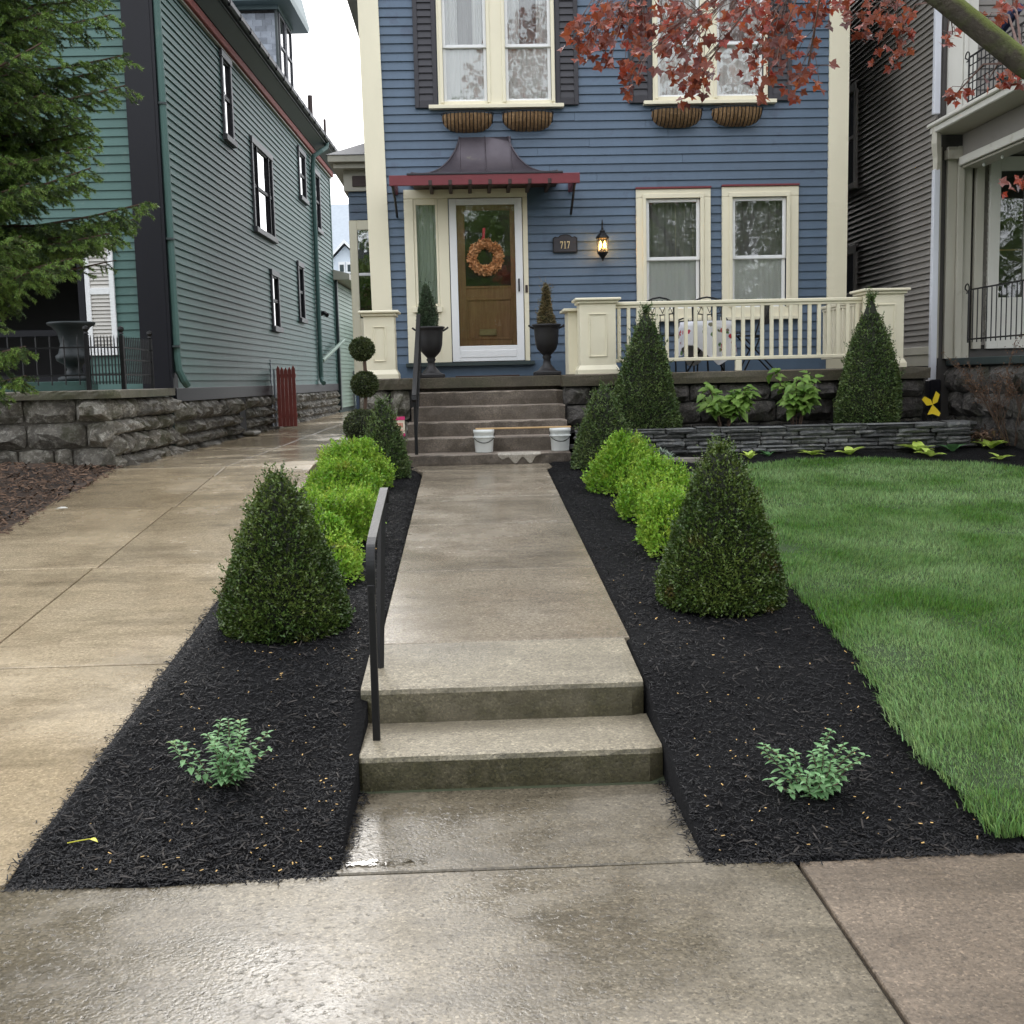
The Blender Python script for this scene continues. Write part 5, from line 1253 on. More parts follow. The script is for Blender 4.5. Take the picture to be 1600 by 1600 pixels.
for s in (-1, 1): MB().add([(-4.48, 43.95, 6.95), (-4.48+s*1.15, 43.95, 5.75), (-4.48+s*1.15, 47.5, 5.75), (-4.48, 47.5, 6.95), (-4.48, 43.95, 6.82), (-4.48+s*1.15, 43.95, 5.62)], [(0, 1, 2, 3), (0, 1, 5, 4)]).build('gable_roof', M['white'], fa)
for x in (-4.62, -4.33):
    w = B('window', M['white'], fa, x-.13, x+.13, 44.15, 44.19, 5.02, 6.15)
    for k in range(3): B('pane', M['darktrim'], w, x-.075, x+.075, 44.13, 44.148, 5.12+k*.33, 5.38+k*.33, c=.001)
B('porch_roof', M['farroof'], fa, -6.5, -3.2, 42, 44.1, 4.55, 4.75); B('porch_railing', M['white'], fa, -6.3, -3.2, 42, 42.1, 4.76, 5.0)
B('porch_wall', M['farwhite'], fa, -6.3, -3.2, 42.2, 44.1, .8, 4.54)
# ================================================================ GREY HOUSE on the right
gy = root('grey_house', 'grey narrow clapboard house with off white porch on the right', 'house', (5.6, 13.6, .8))
gs = lambda u, d, z: (5.62-d, u, z)
gf = lambda u, d, z: (u, 13.62-d, z)
GYW = [(16.45, 17.35, 4.23, 5.66), (16.4, 17.4, 2.05, 3.4)]
ghs = [(a+.05, b-.05, c+.05, d-.05) for a, b, c, d in GYW]
wallpanel('side_wall', M['grey_sheath'], gy, 13.6, 27, .8, 8.2, gs, ghs)
clap(gy, M['grey'], 13.72, 25, 1.90, 7.2, .0735, gs, [grow(h, .01) for h in ghs], out=.030, thin=.001)
FB('water_table', M['beige'], gy, gs, 13.6, 25, 0, .05, 1.80, 1.895); FB('lower_skirt', M['beige'], gy, gs, 13.6, 25, 0, .03, 1.66, 1.798)
for i, (a, b, c, d) in enumerate(GYW):
    w = MB(); fbox(w, gs, a, a+.1, 0, .05, c, d); fbox(w, gs, b-.1, b, 0, .05, c, d); fbox(w, gs, a, b, 0, .055, d-.1, d+.02); fbox(w, gs, a-.02, b+.02, 0, .08, c-.03, c+.05); fbox(w, gs, a+.1, b-.1, -.02, .03, (c+d)/2-.025, (c+d)/2+.025)
    wi = w.build('window', M['grey'], gy); FB('pane', M['glass_side'], wi, gs, a+.09, b-.09, 0, .005, c+.05, d-.09, c=.001); roombox(wi, gs, a, b, c, d, .8)
wallpanel('front_wall', M['grey_sheath'], gy, 5.62, 12, .8, 8.2, gf, [(6.30, 6.78, 1.95, 3.95)])
clap(gy, M['grey'], 6.0, 12, 4.5, 8.0, .118, gf)
clap(gy, M['grey'], 6.14, 12, 1.9, 4.3, .0735, gf, [(6.2, 6.86, 1.8, 4.1)])
for a, b, dd in ((5.672, 5.85, .05), (5.853, 5.90, .062), (5.903, 6.02, .045)): FB('corner_board', M['offwhite'], gy, gf, a, b, 0, dd, 4.4, 8.0)
for a, b, dd in ((5.69, 5.80, .06), (5.803, 5.875, .10), (5.878, 5.99, .05)): FB('pilaster', M['beige'], gy, gf, a, b, 0, dd, 1.74, 4.2)
FB('pilaster', M['beige'], gy, gf, 6.03, 6.13, 0, .07, 1.85, 4.05); FB('pilaster_cap', M['beige'], gy, gf, 5.66, 6.16, 0, .13, 4.05, 4.16)
w = MB(); fbox(w, gf, 6.20, 6.33, 0, .06, 1.85, 4.08); fbox(w, gf, 6.64, 6.80, 0, .06, 1.85, 4.08); fbox(w, gf, 6.33, 6.64, 0, .06, 3.92, 4.08); fbox(w, gf, 6.33, 6.64, 0, .06, 1.85, 2.45)
wi = w.build('window', M['offwhite'], gy); FB('pane', M['glass'], wi, gf, 6.33, 6.64, .01, .015, 2.45, 3.92, c=.001); roombox(wi, gf, 6.30, 6.78, 1.95, 3.95, 1.5)
FB('shade_rail', M['stick'], wi, gf, 6.33, 6.64, -.03, -.01, 3.0, 3.02)
FB('wall_corner_post', M['beige'], gy, gs, 13.56, 13.72, .0, .02, 1.75, 4.2)
MB().box(5.6, 12, 11, 27, 8.2, 8.4).build('eave', M['beige'], gy)
MB().add([(5.2, 10.8, 8.4), (12.4, 10.8, 8.4), (8.8, 10.8, 11.8), (5.2, 27, 8.4), (12.4, 27, 8.4), (8.8, 27, 11.8)], [(0, 1, 2), (3, 5, 4), (0, 2, 5, 3), (1, 4, 5, 2)]).build('roof', M['slate_roof'], gy)
# porch: the entablature runs towards the street
B('porch_ceiling', M['ceiling'], gy, 5.84, 11, 10.2, 13.55, 4.10, 4.16)
B('entablature', M['grey'], gy, 5.83, 5.99, 10.2, 13.5, 4.02, 4.33, c=.006); B('architrave', M['offwhite'], gy, 5.79, 5.828, 10.2, 13.5, 3.97, 4.065, c=.006); B('architrave_soffit', M['beige'], gy, 5.83, 6.05, 10.2, 13.5, 3.94, 3.968, c=.004)
B('eave_soffit', M['beige'], gy, 5.50, 5.99, 10.2, 13.56, 4.335, 4.36, c=.004); B('cornice', M['offwhite'], gy, 5.475, 5.52, 10.2, 13.58, 4.34, 4.41, c=.008); B('cornice', M['offwhite'], gy, 5.44, 5.52, 10.2, 13.60, 4.412, 4.455, c=.01)
B('balcony_deck', M['black'], gy, 5.56, 11, 10.2, 13.56, 4.458, 4.51)
for k, (u, zz) in enumerate(((12.7, 4.03), (12.1, 4.03), (13.15, 4.03))): MB().lathe([(.0, 0), (.014, .01), (.016, .03), (.004, .045)], (5.93, u, 3.895), 8).build('string_light', M['white'], gy)
# porch column out of frame and the stone base
MB().lathe([(.14, 0), (.14, .1), (.11, .14), (.10, 2.1), (.14, 2.16), (.14, 2.3)], (5.95, 10.6, 1.75), 16).build('porch_column', M['offwhite'], gy)
B('porch_floor', M['darktrim'], gy, 5.72, 11, 10.3, 13.58, 1.66, 1.745, c=.006)
MB().box(5.78, 11, 10.3, 13.6, .6, 1.655).build('porch_core', M['mortar_dark'], gy)
gp = lambda u, d, z: (5.775-d, u, z)
stonewall(gy, M['stone_p'], SV_GR, gp, 10.4, 13.62, .78, 1.655, 3, (.3, .65), (.04, .10))
stonewall(gy, M['stone_p'], SV_GR, gs, 13.65, 16.5, .80, 1.65, 3, (.3, .6), (.03, .08))
# downspout
dn = MB().cbox(5.47, 5.545, 13.46, 13.53, 4.55, 8.0, c=.008).build('downspout', M['downspout'], gy)
MB().tube([(5.51, 13.48, 4.43), (5.51, 13.48, 4.22), (5.53, 13.50, 4.06), (5.53, 13.50, 3.92)], [.045, .06, .05, .045], 6).build('leader_head', M['beige'], gy)
B('downspout', M['downspout'], gy, 5.485, 5.56, 13.46, 13.53, 1.47, 3.93, c=.008)
B('drain_boot', M['black'], gy, 5.46, 5.60, 13.40, 13.55, 1.12, 1.50, c=.015)
# iron railings of the grey house
def ironrail(label, x, y0, y1, z0, z1, n, cross=0, scroll=True):
    r = root('iron_railing', label, 'railing', (x, y0, z0), group='black iron railings of the grey house')
    for z in (z0+.04, z1): MB().tube([(x, y0, z), (x, y1, z)], .012, 4).build('rail', M['iron'], r)
    for k in range(cross): z = z0+.04+(z1-z0-.04)*(k+1)/(cross+1); MB().tube([(x, y0, z), (x, y1, z)], .007, 4).build('cross_wire', M['iron'], r)
    for i in range(n+1): y = y0+(y1-y0)*i/n; MB().tube([(x, y, z0), (x, y, z1)], .0075 if i else .011, 4).build('picket', M['iron'], r)
    MB().tube([(x, y0+.0, z1-.03)]+[(x, y0+.05+.055*math.cos(a), z1+.02+.055*math.sin(a)) for a in np.linspace(0, 5, 10)], .008, 4).build('scroll', M['iron'], r)
    if scroll:
        for yy, zz in ((y0-(y0-y1)*.5, z0+.45), (y0-(y0-y1)*.5, z0+.3)):
            MB().tube([(x-.005, yy+.05*math.cos(a)*(1-a/9), zz+.05*math.sin(a)*(1-a/9)) for a in np.linspace(0, 8, 14)], .006, 4).build('scroll', M['iron'], r)
ironrail('low black iron railing with vertical pickets on the grey house lower porch', 5.88, 13.35, 10.5, 1.92, 2.53, 24)
ironrail('black iron balcony railing with square mesh above the grey house porch', 5.80, 13.3, 10.6, 4.51, 5.13, 26, 5)
bb = root('balcony_tub', 'teal plastic tub behind the mesh railing on the grey house balcony', 'tub', (6.1, 12.6, 4.51))
MB().lathe([(.0, 0), (.16, 0), (.2, .22), (.215, .23), (.2, .24), (.0, .2)], (6.1, 12.75, 4.512), 16).build('tub', M['verdibin'], bb)
nv = root('folded_umbrella', 'dark navy folded canvas leaning on the upper balcony railing', 'umbrella', (5.95, 12.6, 4.6))
MB().tube([(5.95, 13.0, 5.20), (5.93, 12.7, 5.34), (5.93, 12.4, 5.40)], [.02, .07, .05], 8).build('canopy', M['navy'], nv); MB().tube([(5.95, 12.5, 4.61), (5.93, 12.45, 5.38)], .015, 6).build('pole', M['black'], nv)
# yellow pinwheel
yw = root('yellow_pinwheel', 'yellow three bladed plastic pinwheel at the right end of the slate wall', 'garden ornament', (4.96, 12.1, 1.07))
MB().tube([(4.97, 12.13, 1.0), (4.965, 12.12, 1.24)], .005, 5).build('stem', M['iron'], yw)
for p in ([(0, 0), (.05, .025), (.075, .10), (.035, .135), (.0, .05)], [(0, 0), (-.02, .05), (-.085, .085), (-.115, .055), (-.06, -.01)], [(0, 0), (.05, -.05), (.08, -.09), (.065, -.12), (.0, -.095), (-.05, -.10)]):
    n = len(p); MB().add([(4.965+x*1.05, 12.10+.10*x*z*10, 1.245+z*1.05) for x, z in p]+[(4.965+x*1.05, 12.106+.10*x*z*10, 1.245+z*1.05) for x, z in p], [tuple(range(n)), tuple(range(n, 2*n))[::-1]]).build('blade', M['yellow'], yw)
# ================================================================ PLANTS
def rot_rand(n): return unit(rng.normal(size=(n, 3)))
def bush(name, label, cat, c, zt, prof, n, ls, mat, core, group=None, lump=.03, lf=9., seed=1, aspect=.55, depth=.04, sq=(1, 1), outk=.8, upk=.35, corek=.86, shoots=0, trunk=True, rnd=.75, fname='foliage'):
    """clipped bush: prof(t) radius over height, leaf cloud over it and a twiggy core inside"""
    x, y, z0 = c; H = zt-z0; lm = Lump(seed, lf); r = root(name, label, cat, (x, y, z0), group=group)
    t = rng.random(n*3); rad = prof(t); k = rng.random(n*3) < (rad+.02)/max(prof(np.linspace(0, 1, 50))+.02); t = t[k][:n]; n = len(t); a = rng.uniform(0, 6.283, n)
    R = prof(t); e = .004; sl_ = (prof(np.clip(t+e, 0, 1))-prof(np.clip(t-e, 0, 1)))/(2*e*H)
    nr = unit(np.stack([np.cos(a), np.sin(a), -sl_], 1))
    P0 = np.stack([x+R*np.cos(a)*sq[0], y+R*np.sin(a)*sq[1], z0+t*H], 1)
    P = P0+nr*(lump*lm(P0)[:, None]*(1-.75*t[:, None])-np.abs(rng.normal(0, depth, n))[:, None])
    D = unit(nr*outk+np.array([[0, 0, upk]])+rot_rand(n)*rnd); U = unit(np.cross(D, rot_rand(n)))
    U = np.where((U*nr).sum(1, keepdims=True) < 0, -U, U)
    L = rng.uniform(.7, 1.25, n)*ls
    V, F = leaves(P, D, U, L, L*aspect*rng.uniform(.8, 1.1, n))
    if shoots:
        t2 = rng.random(shoots)**.7; a2 = rng.uniform(0, 6.283, shoots); R2 = prof(t2); q = 9
        B0 = np.stack([x+R2*np.cos(a2), y+R2*np.sin(a2), z0+t2*H], 1); n2 = unit(np.stack([np.cos(a2)*.5, np.sin(a2)*.5, 0*a2+1], 1)+rot_rand(shoots)*.25)
        B0 = B0+np.stack([np.cos(a2), np.sin(a2), 0*a2], 1)*lump*lm(B0)[:, None]
        s = np.tile(np.linspace(0, 1, q), shoots)[:, None]; PP = np.repeat(B0, q, 0)+np.repeat(n2, q, 0)*s*ls*np.repeat(rng.uniform(1.0, 3.8, shoots), q)[:, None]
        DD = unit(np.repeat(n2, q, 0)*.8+rot_rand(len(PP))*.8); UU = unit(np.cross(DD, rot_rand(len(PP)))); LL = rng.uniform(.6, 1., len(PP))*ls
        V2, F2 = leaves(PP, DD, UU, LL, LL*aspect); V, F = cat2([(V, F), (V2, F2)])
    npmesh(fname, V, F, mat, r)
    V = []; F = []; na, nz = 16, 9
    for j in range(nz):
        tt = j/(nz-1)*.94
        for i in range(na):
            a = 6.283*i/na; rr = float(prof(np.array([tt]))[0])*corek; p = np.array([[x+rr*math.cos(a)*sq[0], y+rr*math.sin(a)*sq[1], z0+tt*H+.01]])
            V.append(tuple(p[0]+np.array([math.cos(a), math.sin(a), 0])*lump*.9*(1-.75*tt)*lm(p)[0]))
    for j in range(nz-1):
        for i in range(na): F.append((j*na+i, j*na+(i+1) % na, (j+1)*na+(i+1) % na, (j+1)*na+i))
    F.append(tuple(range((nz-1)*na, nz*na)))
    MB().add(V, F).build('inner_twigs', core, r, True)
    if trunk: MB().tube([(x, y, z0-.05), (x, y, z0+H*.4)], .02, 6).build('trunk', M['bark'], r)
    return r
cat_ = cat
def cat2(p): return cat_(p)
def cone(R, bulge=.12, p=.9, tip=.02, spire=0.):
    def f(t):
        t = np.asarray(t, float); body = (1-t/(1-spire*.0))**p if not spire else np.clip(1-t/(1-spire), 0, 1)**p
        r = R*body*(1-.16*np.exp(-t/bulge*1.6)); return np.maximum(r, tip*(t < .995))
    return f
def dome(R, k=2.2): return lambda t: R*np.clip(1-np.asarray(t, float)**k, 0, 1)**.5*(1-.18*np.exp(-np.asarray(t, float)/.12))
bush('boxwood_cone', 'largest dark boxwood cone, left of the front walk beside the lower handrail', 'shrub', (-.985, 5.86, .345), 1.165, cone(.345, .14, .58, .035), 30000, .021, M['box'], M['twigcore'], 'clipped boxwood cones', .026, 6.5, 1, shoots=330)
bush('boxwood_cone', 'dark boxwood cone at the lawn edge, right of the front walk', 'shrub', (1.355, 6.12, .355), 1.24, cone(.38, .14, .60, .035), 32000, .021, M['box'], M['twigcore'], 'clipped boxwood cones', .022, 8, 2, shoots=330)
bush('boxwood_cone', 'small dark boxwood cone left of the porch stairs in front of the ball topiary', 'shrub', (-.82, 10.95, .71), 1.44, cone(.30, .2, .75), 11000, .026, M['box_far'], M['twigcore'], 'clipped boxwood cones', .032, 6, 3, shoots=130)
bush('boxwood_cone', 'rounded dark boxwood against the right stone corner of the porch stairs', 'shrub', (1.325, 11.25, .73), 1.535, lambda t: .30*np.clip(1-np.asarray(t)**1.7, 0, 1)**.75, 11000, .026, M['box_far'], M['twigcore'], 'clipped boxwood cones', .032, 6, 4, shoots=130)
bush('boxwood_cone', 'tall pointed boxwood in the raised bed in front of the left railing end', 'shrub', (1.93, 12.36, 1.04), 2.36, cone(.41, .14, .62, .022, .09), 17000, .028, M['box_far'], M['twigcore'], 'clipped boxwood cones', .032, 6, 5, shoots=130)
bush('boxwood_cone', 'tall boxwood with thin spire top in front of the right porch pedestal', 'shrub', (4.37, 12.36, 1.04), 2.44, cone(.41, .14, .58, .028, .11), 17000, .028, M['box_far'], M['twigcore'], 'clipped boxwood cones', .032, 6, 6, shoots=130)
LIME = [(-.88, 7.02, .44, .73, .215, 'nearest lime green shrub of the left row, touching the big boxwood cone'), (-.94, 7.95, .51, .82, .25, 'second lime green shrub of the left row'), (-1.02, 9.05, .58, .95, .30, 'third and widest lime green shrub of the left row'), (-1.0, 10.2, .66, 1.05, .26, 'farthest lime green shrub of the left row, below the dark cone'),
        (1.30, 7.45, .45, .80, .245, 'nearest lime green shrub of the right row, behind the lawn edge cone'), (1.39, 8.55, .54, .93, .29, 'middle lime green shrub of the right row'), (1.31, 9.8, .62, 1.07, .28, 'farthest lime green shrub of the right row, below the rounded boxwood')]
for i, (x, y, z, zt, R, lab) in enumerate(LIME):
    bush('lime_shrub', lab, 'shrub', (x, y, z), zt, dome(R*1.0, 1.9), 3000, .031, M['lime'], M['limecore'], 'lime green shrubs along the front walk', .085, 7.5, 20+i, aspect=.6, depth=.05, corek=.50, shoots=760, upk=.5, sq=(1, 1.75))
tp = root('ball_topiary', 'three ball topiary on a thin stem before the left porch pedestal', 'topiary', (-1.03, 11.6, .75))
MB().tube([(-1.06, 11.6, .7), (-1.05, 11.6, 1.25), (-1.015, 11.6, 1.55), (-1.03, 11.6, 2.0)], .018, 6).build('trunk', M['twig'], tp)
for k, (x, z, r) in enumerate(((-1.045, 1.95, .132), (-1.03, 1.60, .145), (-1.07, 1.17, .20))):
    n = 3600; d = rot_rand(n); P = np.array([[x, 11.6, z]])+d*(r-.012-np.abs(rng.normal(0, .012, n)))[:, None]*np.array([[1, 1, .95]])
    D = unit(d*.7+rot_rand(n)*.8); U = unit(np.cross(D, rot_rand(n))); L = rng.uniform(.015, .028, n)
    V, F = leaves(P, D, U, L, L*.55); f = npmesh('ball', V, F, M['ball'], tp)
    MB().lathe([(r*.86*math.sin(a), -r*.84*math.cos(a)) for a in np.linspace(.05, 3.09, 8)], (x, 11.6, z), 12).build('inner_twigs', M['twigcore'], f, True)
# dwarf spruces in the urns
for x, y, zt, R, mat, lab in ((-.47, 13.93, 2.76, .125, 'urnspruce', 'small dense green dwarf spruce growing in the left urn'), (.965, 13.88, 2.74, .098, 'urnspruce_b', 'thin browning dwarf spruce growing in the right urn')):
    bush('dwarf_spruce', lab, 'potted tree', (x, y, 2.24), zt, cone(R, .1, .6, .01), 3600, .034, M[mat], M['twigcore'], 'dwarf spruces in the door urns', .022, 22, 40, aspect=.28, depth=.02, shoots=30)
# single leaf meshes
def leafmesh(name, outline, fold=.25, curl=.15):
    """outline: half-outline [(y, halfwidth)] from base to tip"""
    V = []; F = []
    for y, w in outline: V += [(-w, y, w*fold-curl*y*y), (0, y, -curl*y*y), (w, y, w*fold-curl*y*y)]
    for i in range(len(outline)-1):
        a = 3*i; F += [(a, a+1, a+4, a+3), (a+1, a+2, a+5, a+4)]
    me = bpy.data.meshes.new(name); me.from_pydata(V, [], F); me.shade_smooth(); me.update(); return me
def putleaf(parent, me, mat, p, d, up, s, name='leaf'):
    if not me.materials: me.materials.append(mat)
    d = Vector(d).normalized(); x = d.cross(Vector(up)); x = x.normalized() if x.length > .01 else d.orthogonal().normalized(); z = x.cross(d)
    m = Matrix((x*s, d*s, z*s)).transposed().to_4x4(); m.translation = Vector(p)-org(parent)
    o = link(name, me, parent); o.matrix_local = m; return o
OV = [(0, .02), (.2, .26), (.45, .30), (.75, .17), (1, .01)]
LM_C = [leafmesh('leaf', OV, .3, .2), leafmesh('leaf', [(0, .03), (.25, .22), (.5, .24), (.8, .12), (1, .01)], .35, .35)]
def catmint(x, y, label, stems, seed):
    r = random.Random(seed); z = float(zbed(y)); c = root('catmint', label, 'plant', (x, y, z), group='grey green catmint clumps in the front mulch')
    nleaf = 0
    for (dx, dy, h) in stems:
        p0 = Vector((x+dx*.25, y+dy*.25, z-.01)); p1 = Vector((x+dx*.85+r.uniform(-.015, .015), y+dy*.8, z+h*.66)); p2 = Vector((x+dx*1.2+r.uniform(-.03, .03), y+dy*1.1+r.uniform(-.02, .02), z+h*.92))
        MB().tube([p0, (p0+p1)/2+Vector((0, 0, .01)), p1, p2], .0022, 4).build('stem', M['twig'], c)
        k = max(5, int(h/.014))
        for i in range(k):
            t = .18+.82*i/(k-1); p = p0.lerp(p1, t/.6) if t < .6 else p1.lerp(p2, (t-.6)/.4)
            a = i*1.62+r.uniform(-.3, .3)
            for q in (0, math.pi):
                d = Vector((math.cos(a+q), math.sin(a+q), .05+.6*t-r.uniform(-.1, .5))); s = r.uniform(.032, .050)*(1.12-.45*t)
                putleaf(c, r.choice(LM_C), M['catmint'], p, d, (0, 0, 1), s); nleaf += 1
    return nleaf
rr = random.Random(4)
catmint(-.97, 4.22, 'grey green catmint clump in the front left mulch, one arm leaning to the driveway', [(-.16, -.02, .19), (-.13, .03, .17), (-.03, .08, .24), (-.01, .0, .22), (.03, .05, .25), (.06, .08, .24), (.09, .02, .22), (.12, .05, .19), (.11, -.04, .16), (.05, -.05, .15), (.02, -.03, .19), (.145, .0, .14), (.0, -.05, .11), (.08, -.06, .10)], 1)
catmint(1.22, 3.98, 'sprawling grey green catmint clump in the front right mulch near the lawn', [(-.16, .08, .18), (-.12, .06, .20), (-.07, .05, .17), (.06, .09, .23), (.02, .03, .17), (.10, .05, .19), (.145, .06, .17), (.17, .03, .15), (.06, -.03, .16), (.0, -.06, .12), (-.04, -.06, .12), (.10, -.02, .14), (-.155, -.05, .10), (.04, -.08, .09), (.03, .0, .2)], 2)
# hydrangeas in the raised bed
LOB = [(0, .03), (.12, .22), (.3, .34), (.42, .26), (.52, .36), (.68, .24), (.8, .18), (1, .01)]
LM_H = [leafmesh('leaf', LOB, .2, .25), leafmesh('leaf', LOB, .35, .5)]
def hydrangea(x, y, z, w, h, n, label, seed):
    r = random.Random(seed); c = root('hydrangea', label, 'shrub', (x, y, z), group='leafy hydrangeas between the tall boxwoods')
    for i in range(9):
        a = r.uniform(0, 6.28); tip = Vector((x+math.cos(a)*w*r.uniform(.3, .9), y+math.sin(a)*.22*r.uniform(.3, 1), z+h*r.uniform(.6, .98)))
        p0 = Vector((x+math.cos(a)*.05, y+math.sin(a)*.04, z)); MB().tube([p0, p0.lerp(tip, .5)+Vector((0, 0, .05)), tip], .006, 5).build('stem', M['twig'], c)
        for k in range(n//9):
            t = r.uniform(.35, 1.05) if k else 1.0; p = p0.lerp(tip, t)+Vector((r.uniform(-.05, .05), r.uniform(-.05, .05), r.uniform(-.02, .04)))
            b = r.uniform(0, 6.28); putleaf(c, r.choice(LM_H), M['hyd'], p, (math.cos(b), math.sin(b)-.25, r.uniform(-.55, .35)), (0, -.5, 1), r.uniform(.085, .14))
hydrangea(2.78, 12.40, 1.04, .36, .46, 171, 'low spreading green hydrangea in front of the porch stones, left of the pair', 5)
hydrangea(3.58, 12.40, 1.04, .34, .60, 189, 'taller upright green hydrangea left of the spire topped boxwood', 6)
# hostas and small plants in the mulch strip
HO = [(0, .03), (.15, .20), (.4, .30), (.7, .22), (1, .01)]
LM_O = leafmesh('leaf', HO, .35, .45)
def hosta(x, y, n, s, label, mat='hosta', me=None, tilt=.45, name='hosta'):
    r = random.Random(int(x*100)); z = float(zbed(y))+.015; c = root(name, label, 'plant', (x, y, z), group='small young plants in the black mulch strip')
    for i in range(n):
        a = 6.28*i/n+r.uniform(-.4, .4); putleaf(c, me or LM_O, M[mat], (x+.012*math.cos(a), y+.012*math.sin(a), z), (math.cos(a), math.sin(a)*.8, r.uniform(tilt*.6, tilt*2.2)+.15), (0, 0, 1), s*r.uniform(.75, 1.15))
hm = leafmesh('leaf', HO, .35, .45)
hosta(2.86, 11.55, 6, .10, 'upright lime hosta shoot nearest the lawn edge cone', tilt=1.3)
hosta(3.54, 11.66, 8, .14, 'flat lime hosta below the slate wall, left of the hosta pair', tilt=.45)
hosta(3.91, 11.62, 7, .15, 'lime hosta with a green leaf behind, middle of the slate strip', tilt=.6)
hosta(4.66, 11.68, 9, .20, 'largest lime hosta with pointed leaves under the yellow pinwheel', tilt=.55)
hosta(4.66, 11.38, 7, .15, 'lime hosta just in front of the largest one', tilt=.5)
hosta(5.50, 11.85, 8, .20, 'wide flat lime hosta below the bare brown shrub', tilt=.45)
hosta(5.22, 11.05, 6, .11, 'small pale hosta alone near the right lawn edge', tilt=.5)
DK = leafmesh('leaf', HO, .3, .4)
hosta(3.08, 11.68, 5, .10, 'small dull green seedling at the foot of the slate wall', 'hostadark', DK, .7, 'seedling')
hosta(5.02, 11.70, 3, .18, 'single broad dull green leaf at the right foot of the slate wall', 'hostadark', DK, .6, 'seedling')
SG = leafmesh('leaf', [(0, .03), (.3, .16), (.6, .17), (1, .01)], .4, .3)
for (x, y, lab) in ((1.98, 11.72, 'upper silver green cushion plant by the left end of the slate wall'), (2.0, 11.42, 'lower silver green cushion plant beside the pale flagstone')):
    r = random.Random(3); z = float(zbed(y)); c = root('cushion_plant', lab, 'plant', (x, y, z), group='silver cushion plants')
    for i in range(60):
        a = r.uniform(0, 6.28); q = r.random()**.6; p = (x+.10*q*math.cos(a), y+.07*q*math.sin(a), z+.085*(1-q*q)+.01)
        putleaf(c, SG, M['sage'], p, (math.cos(a)*q, math.sin(a)*q, .5), (0, 0, 1), r.uniform(.03, .05))
# bare brown shrub at the right edge
bs = root('bare_shrub', 'bare brown twiggy shrub with dry leaves before the grey house stones', 'shrub', (5.75, 11.9, .82))
r = random.Random(12); mb = MB(); tips = []
def twigs(p, d, L, rad, dep):
    q = p+d*L; m = p+d*L*.5+Vector((r.uniform(-1, 1), r.uniform(-1, 1), .3))*L*.07
    mb.tube([p, m, q], [rad, rad*.8, rad*.6], 4, False); tips.append(q); tips.append(m)
    if dep:
        for _ in range(3 if dep > 1 else 3):
            e = (d+Vector((r.uniform(-.6, .6), r.uniform(-.6, .6), r.uniform(-.2, .4)))).normalized(); twigs(p.lerp(q, r.uniform(.35, 1)), e, L*r.uniform(.45, .75), rad*.6, dep-1)
for i in range(13):
    a = r.uniform(0, 6.28); twigs(Vector((5.75+.06*math.cos(a), 11.9+.06*math.sin(a), .80)), Vector((math.cos(a)*.5, math.sin(a)*.35, 1)).normalized(), r.uniform(.35, .62), .006, 3)
mb.build('twigs', M['twig'], bs)
T = np.array([tuple(t) for t in tips]); T = T[T[:, 2] > 1.0]; T = np.concatenate([T, T+rng.normal(0, .02, T.shape)]); D = rot_rand(len(T)); U = unit(np.cross(D, rot_rand(len(T)))); L = rng.uniform(.012, .03, len(T))
V, F = leaves(T, D, U, L, L*.5); npmesh('dry_leaves', V, F, chipmat('dry_leaf', (.14, .075, .04), .5, .8), bs)
n = 260; P = np.stack([rng.normal(5.45, .14, n), rng.normal(12.08, .08, n), 0*np.zeros(n)+.86+np.abs(rng.normal(0, .05, n))], 1)
D = rot_rand(n); U = unit(np.cross(D, rot_rand(n))); L = rng.uniform(.03, .08, n); V, F = leaves(P, D, U, L, L*.4)
stuff(npmesh('dry_leaf_litter', V, F, M['chip_b']))
# litter on the ground
yl = root('fallen_leaf', 'bright yellow fallen leaf with long stalk on the front left mulch', 'leaf', (-1.35, 3.86, .08))
z = float(zl(np.array([[-1.33]]), np.array([[3.86]]))[0, 0])
putleaf(yl, leafmesh('leaf', OV, .3, .3), M['leafyellow'], (-1.345, 3.85, z+.02), (1, -.5, .1), (0, 0, 1), .034, 'blade'); MB().tube([(-1.345, 3.85, z+.02), (-1.385, 3.84, z+.018), (-1.42, 3.84, z+.012)], .002, 4).build('stalk', M['leafyellow'], yl)
pl_ = root('paper_scrap', 'crumpled white paper scrap on the driveway edge by the litter bed', 'litter', (-3.53, 9.9, .6))
MB().add([(-3.56, 9.9, .602), (-3.51, 9.885, .606), (-3.46, 9.92, .602), (-3.49, 9.94, .612), (-3.53, 9.935, .604), (-3.52, 9.915, .616)], [(0, 1, 5), (1, 2, 5), (2, 3, 5), (3, 4, 5), (4, 0, 5)]).build('paper', M['litter'], pl_)
vn = root('fence_vine', 'small yellow green vine spilling over the far slat fence', 'plant', (-3.05, 32.9, .9))
n = 160; P = np.stack([rng.normal(-3.0, .13, n), 32.85+rng.normal(0, .08, n), rng.normal(3.0, .16, n)], 1); D = rot_rand(n); U = unit(np.cross(D, rot_rand(n))); L = rng.uniform(.08, .14, n); V, F = leaves(P, D, U, L, L*.6); npmesh('foliage', V, F, M['lime'], vn)
MB().tube([(-3.05, 32.9, .85), (-3.04, 32.88, 2.0), (-3.0, 32.86, 3.1)], .02, 5).build('stem', M['twig'], vn)
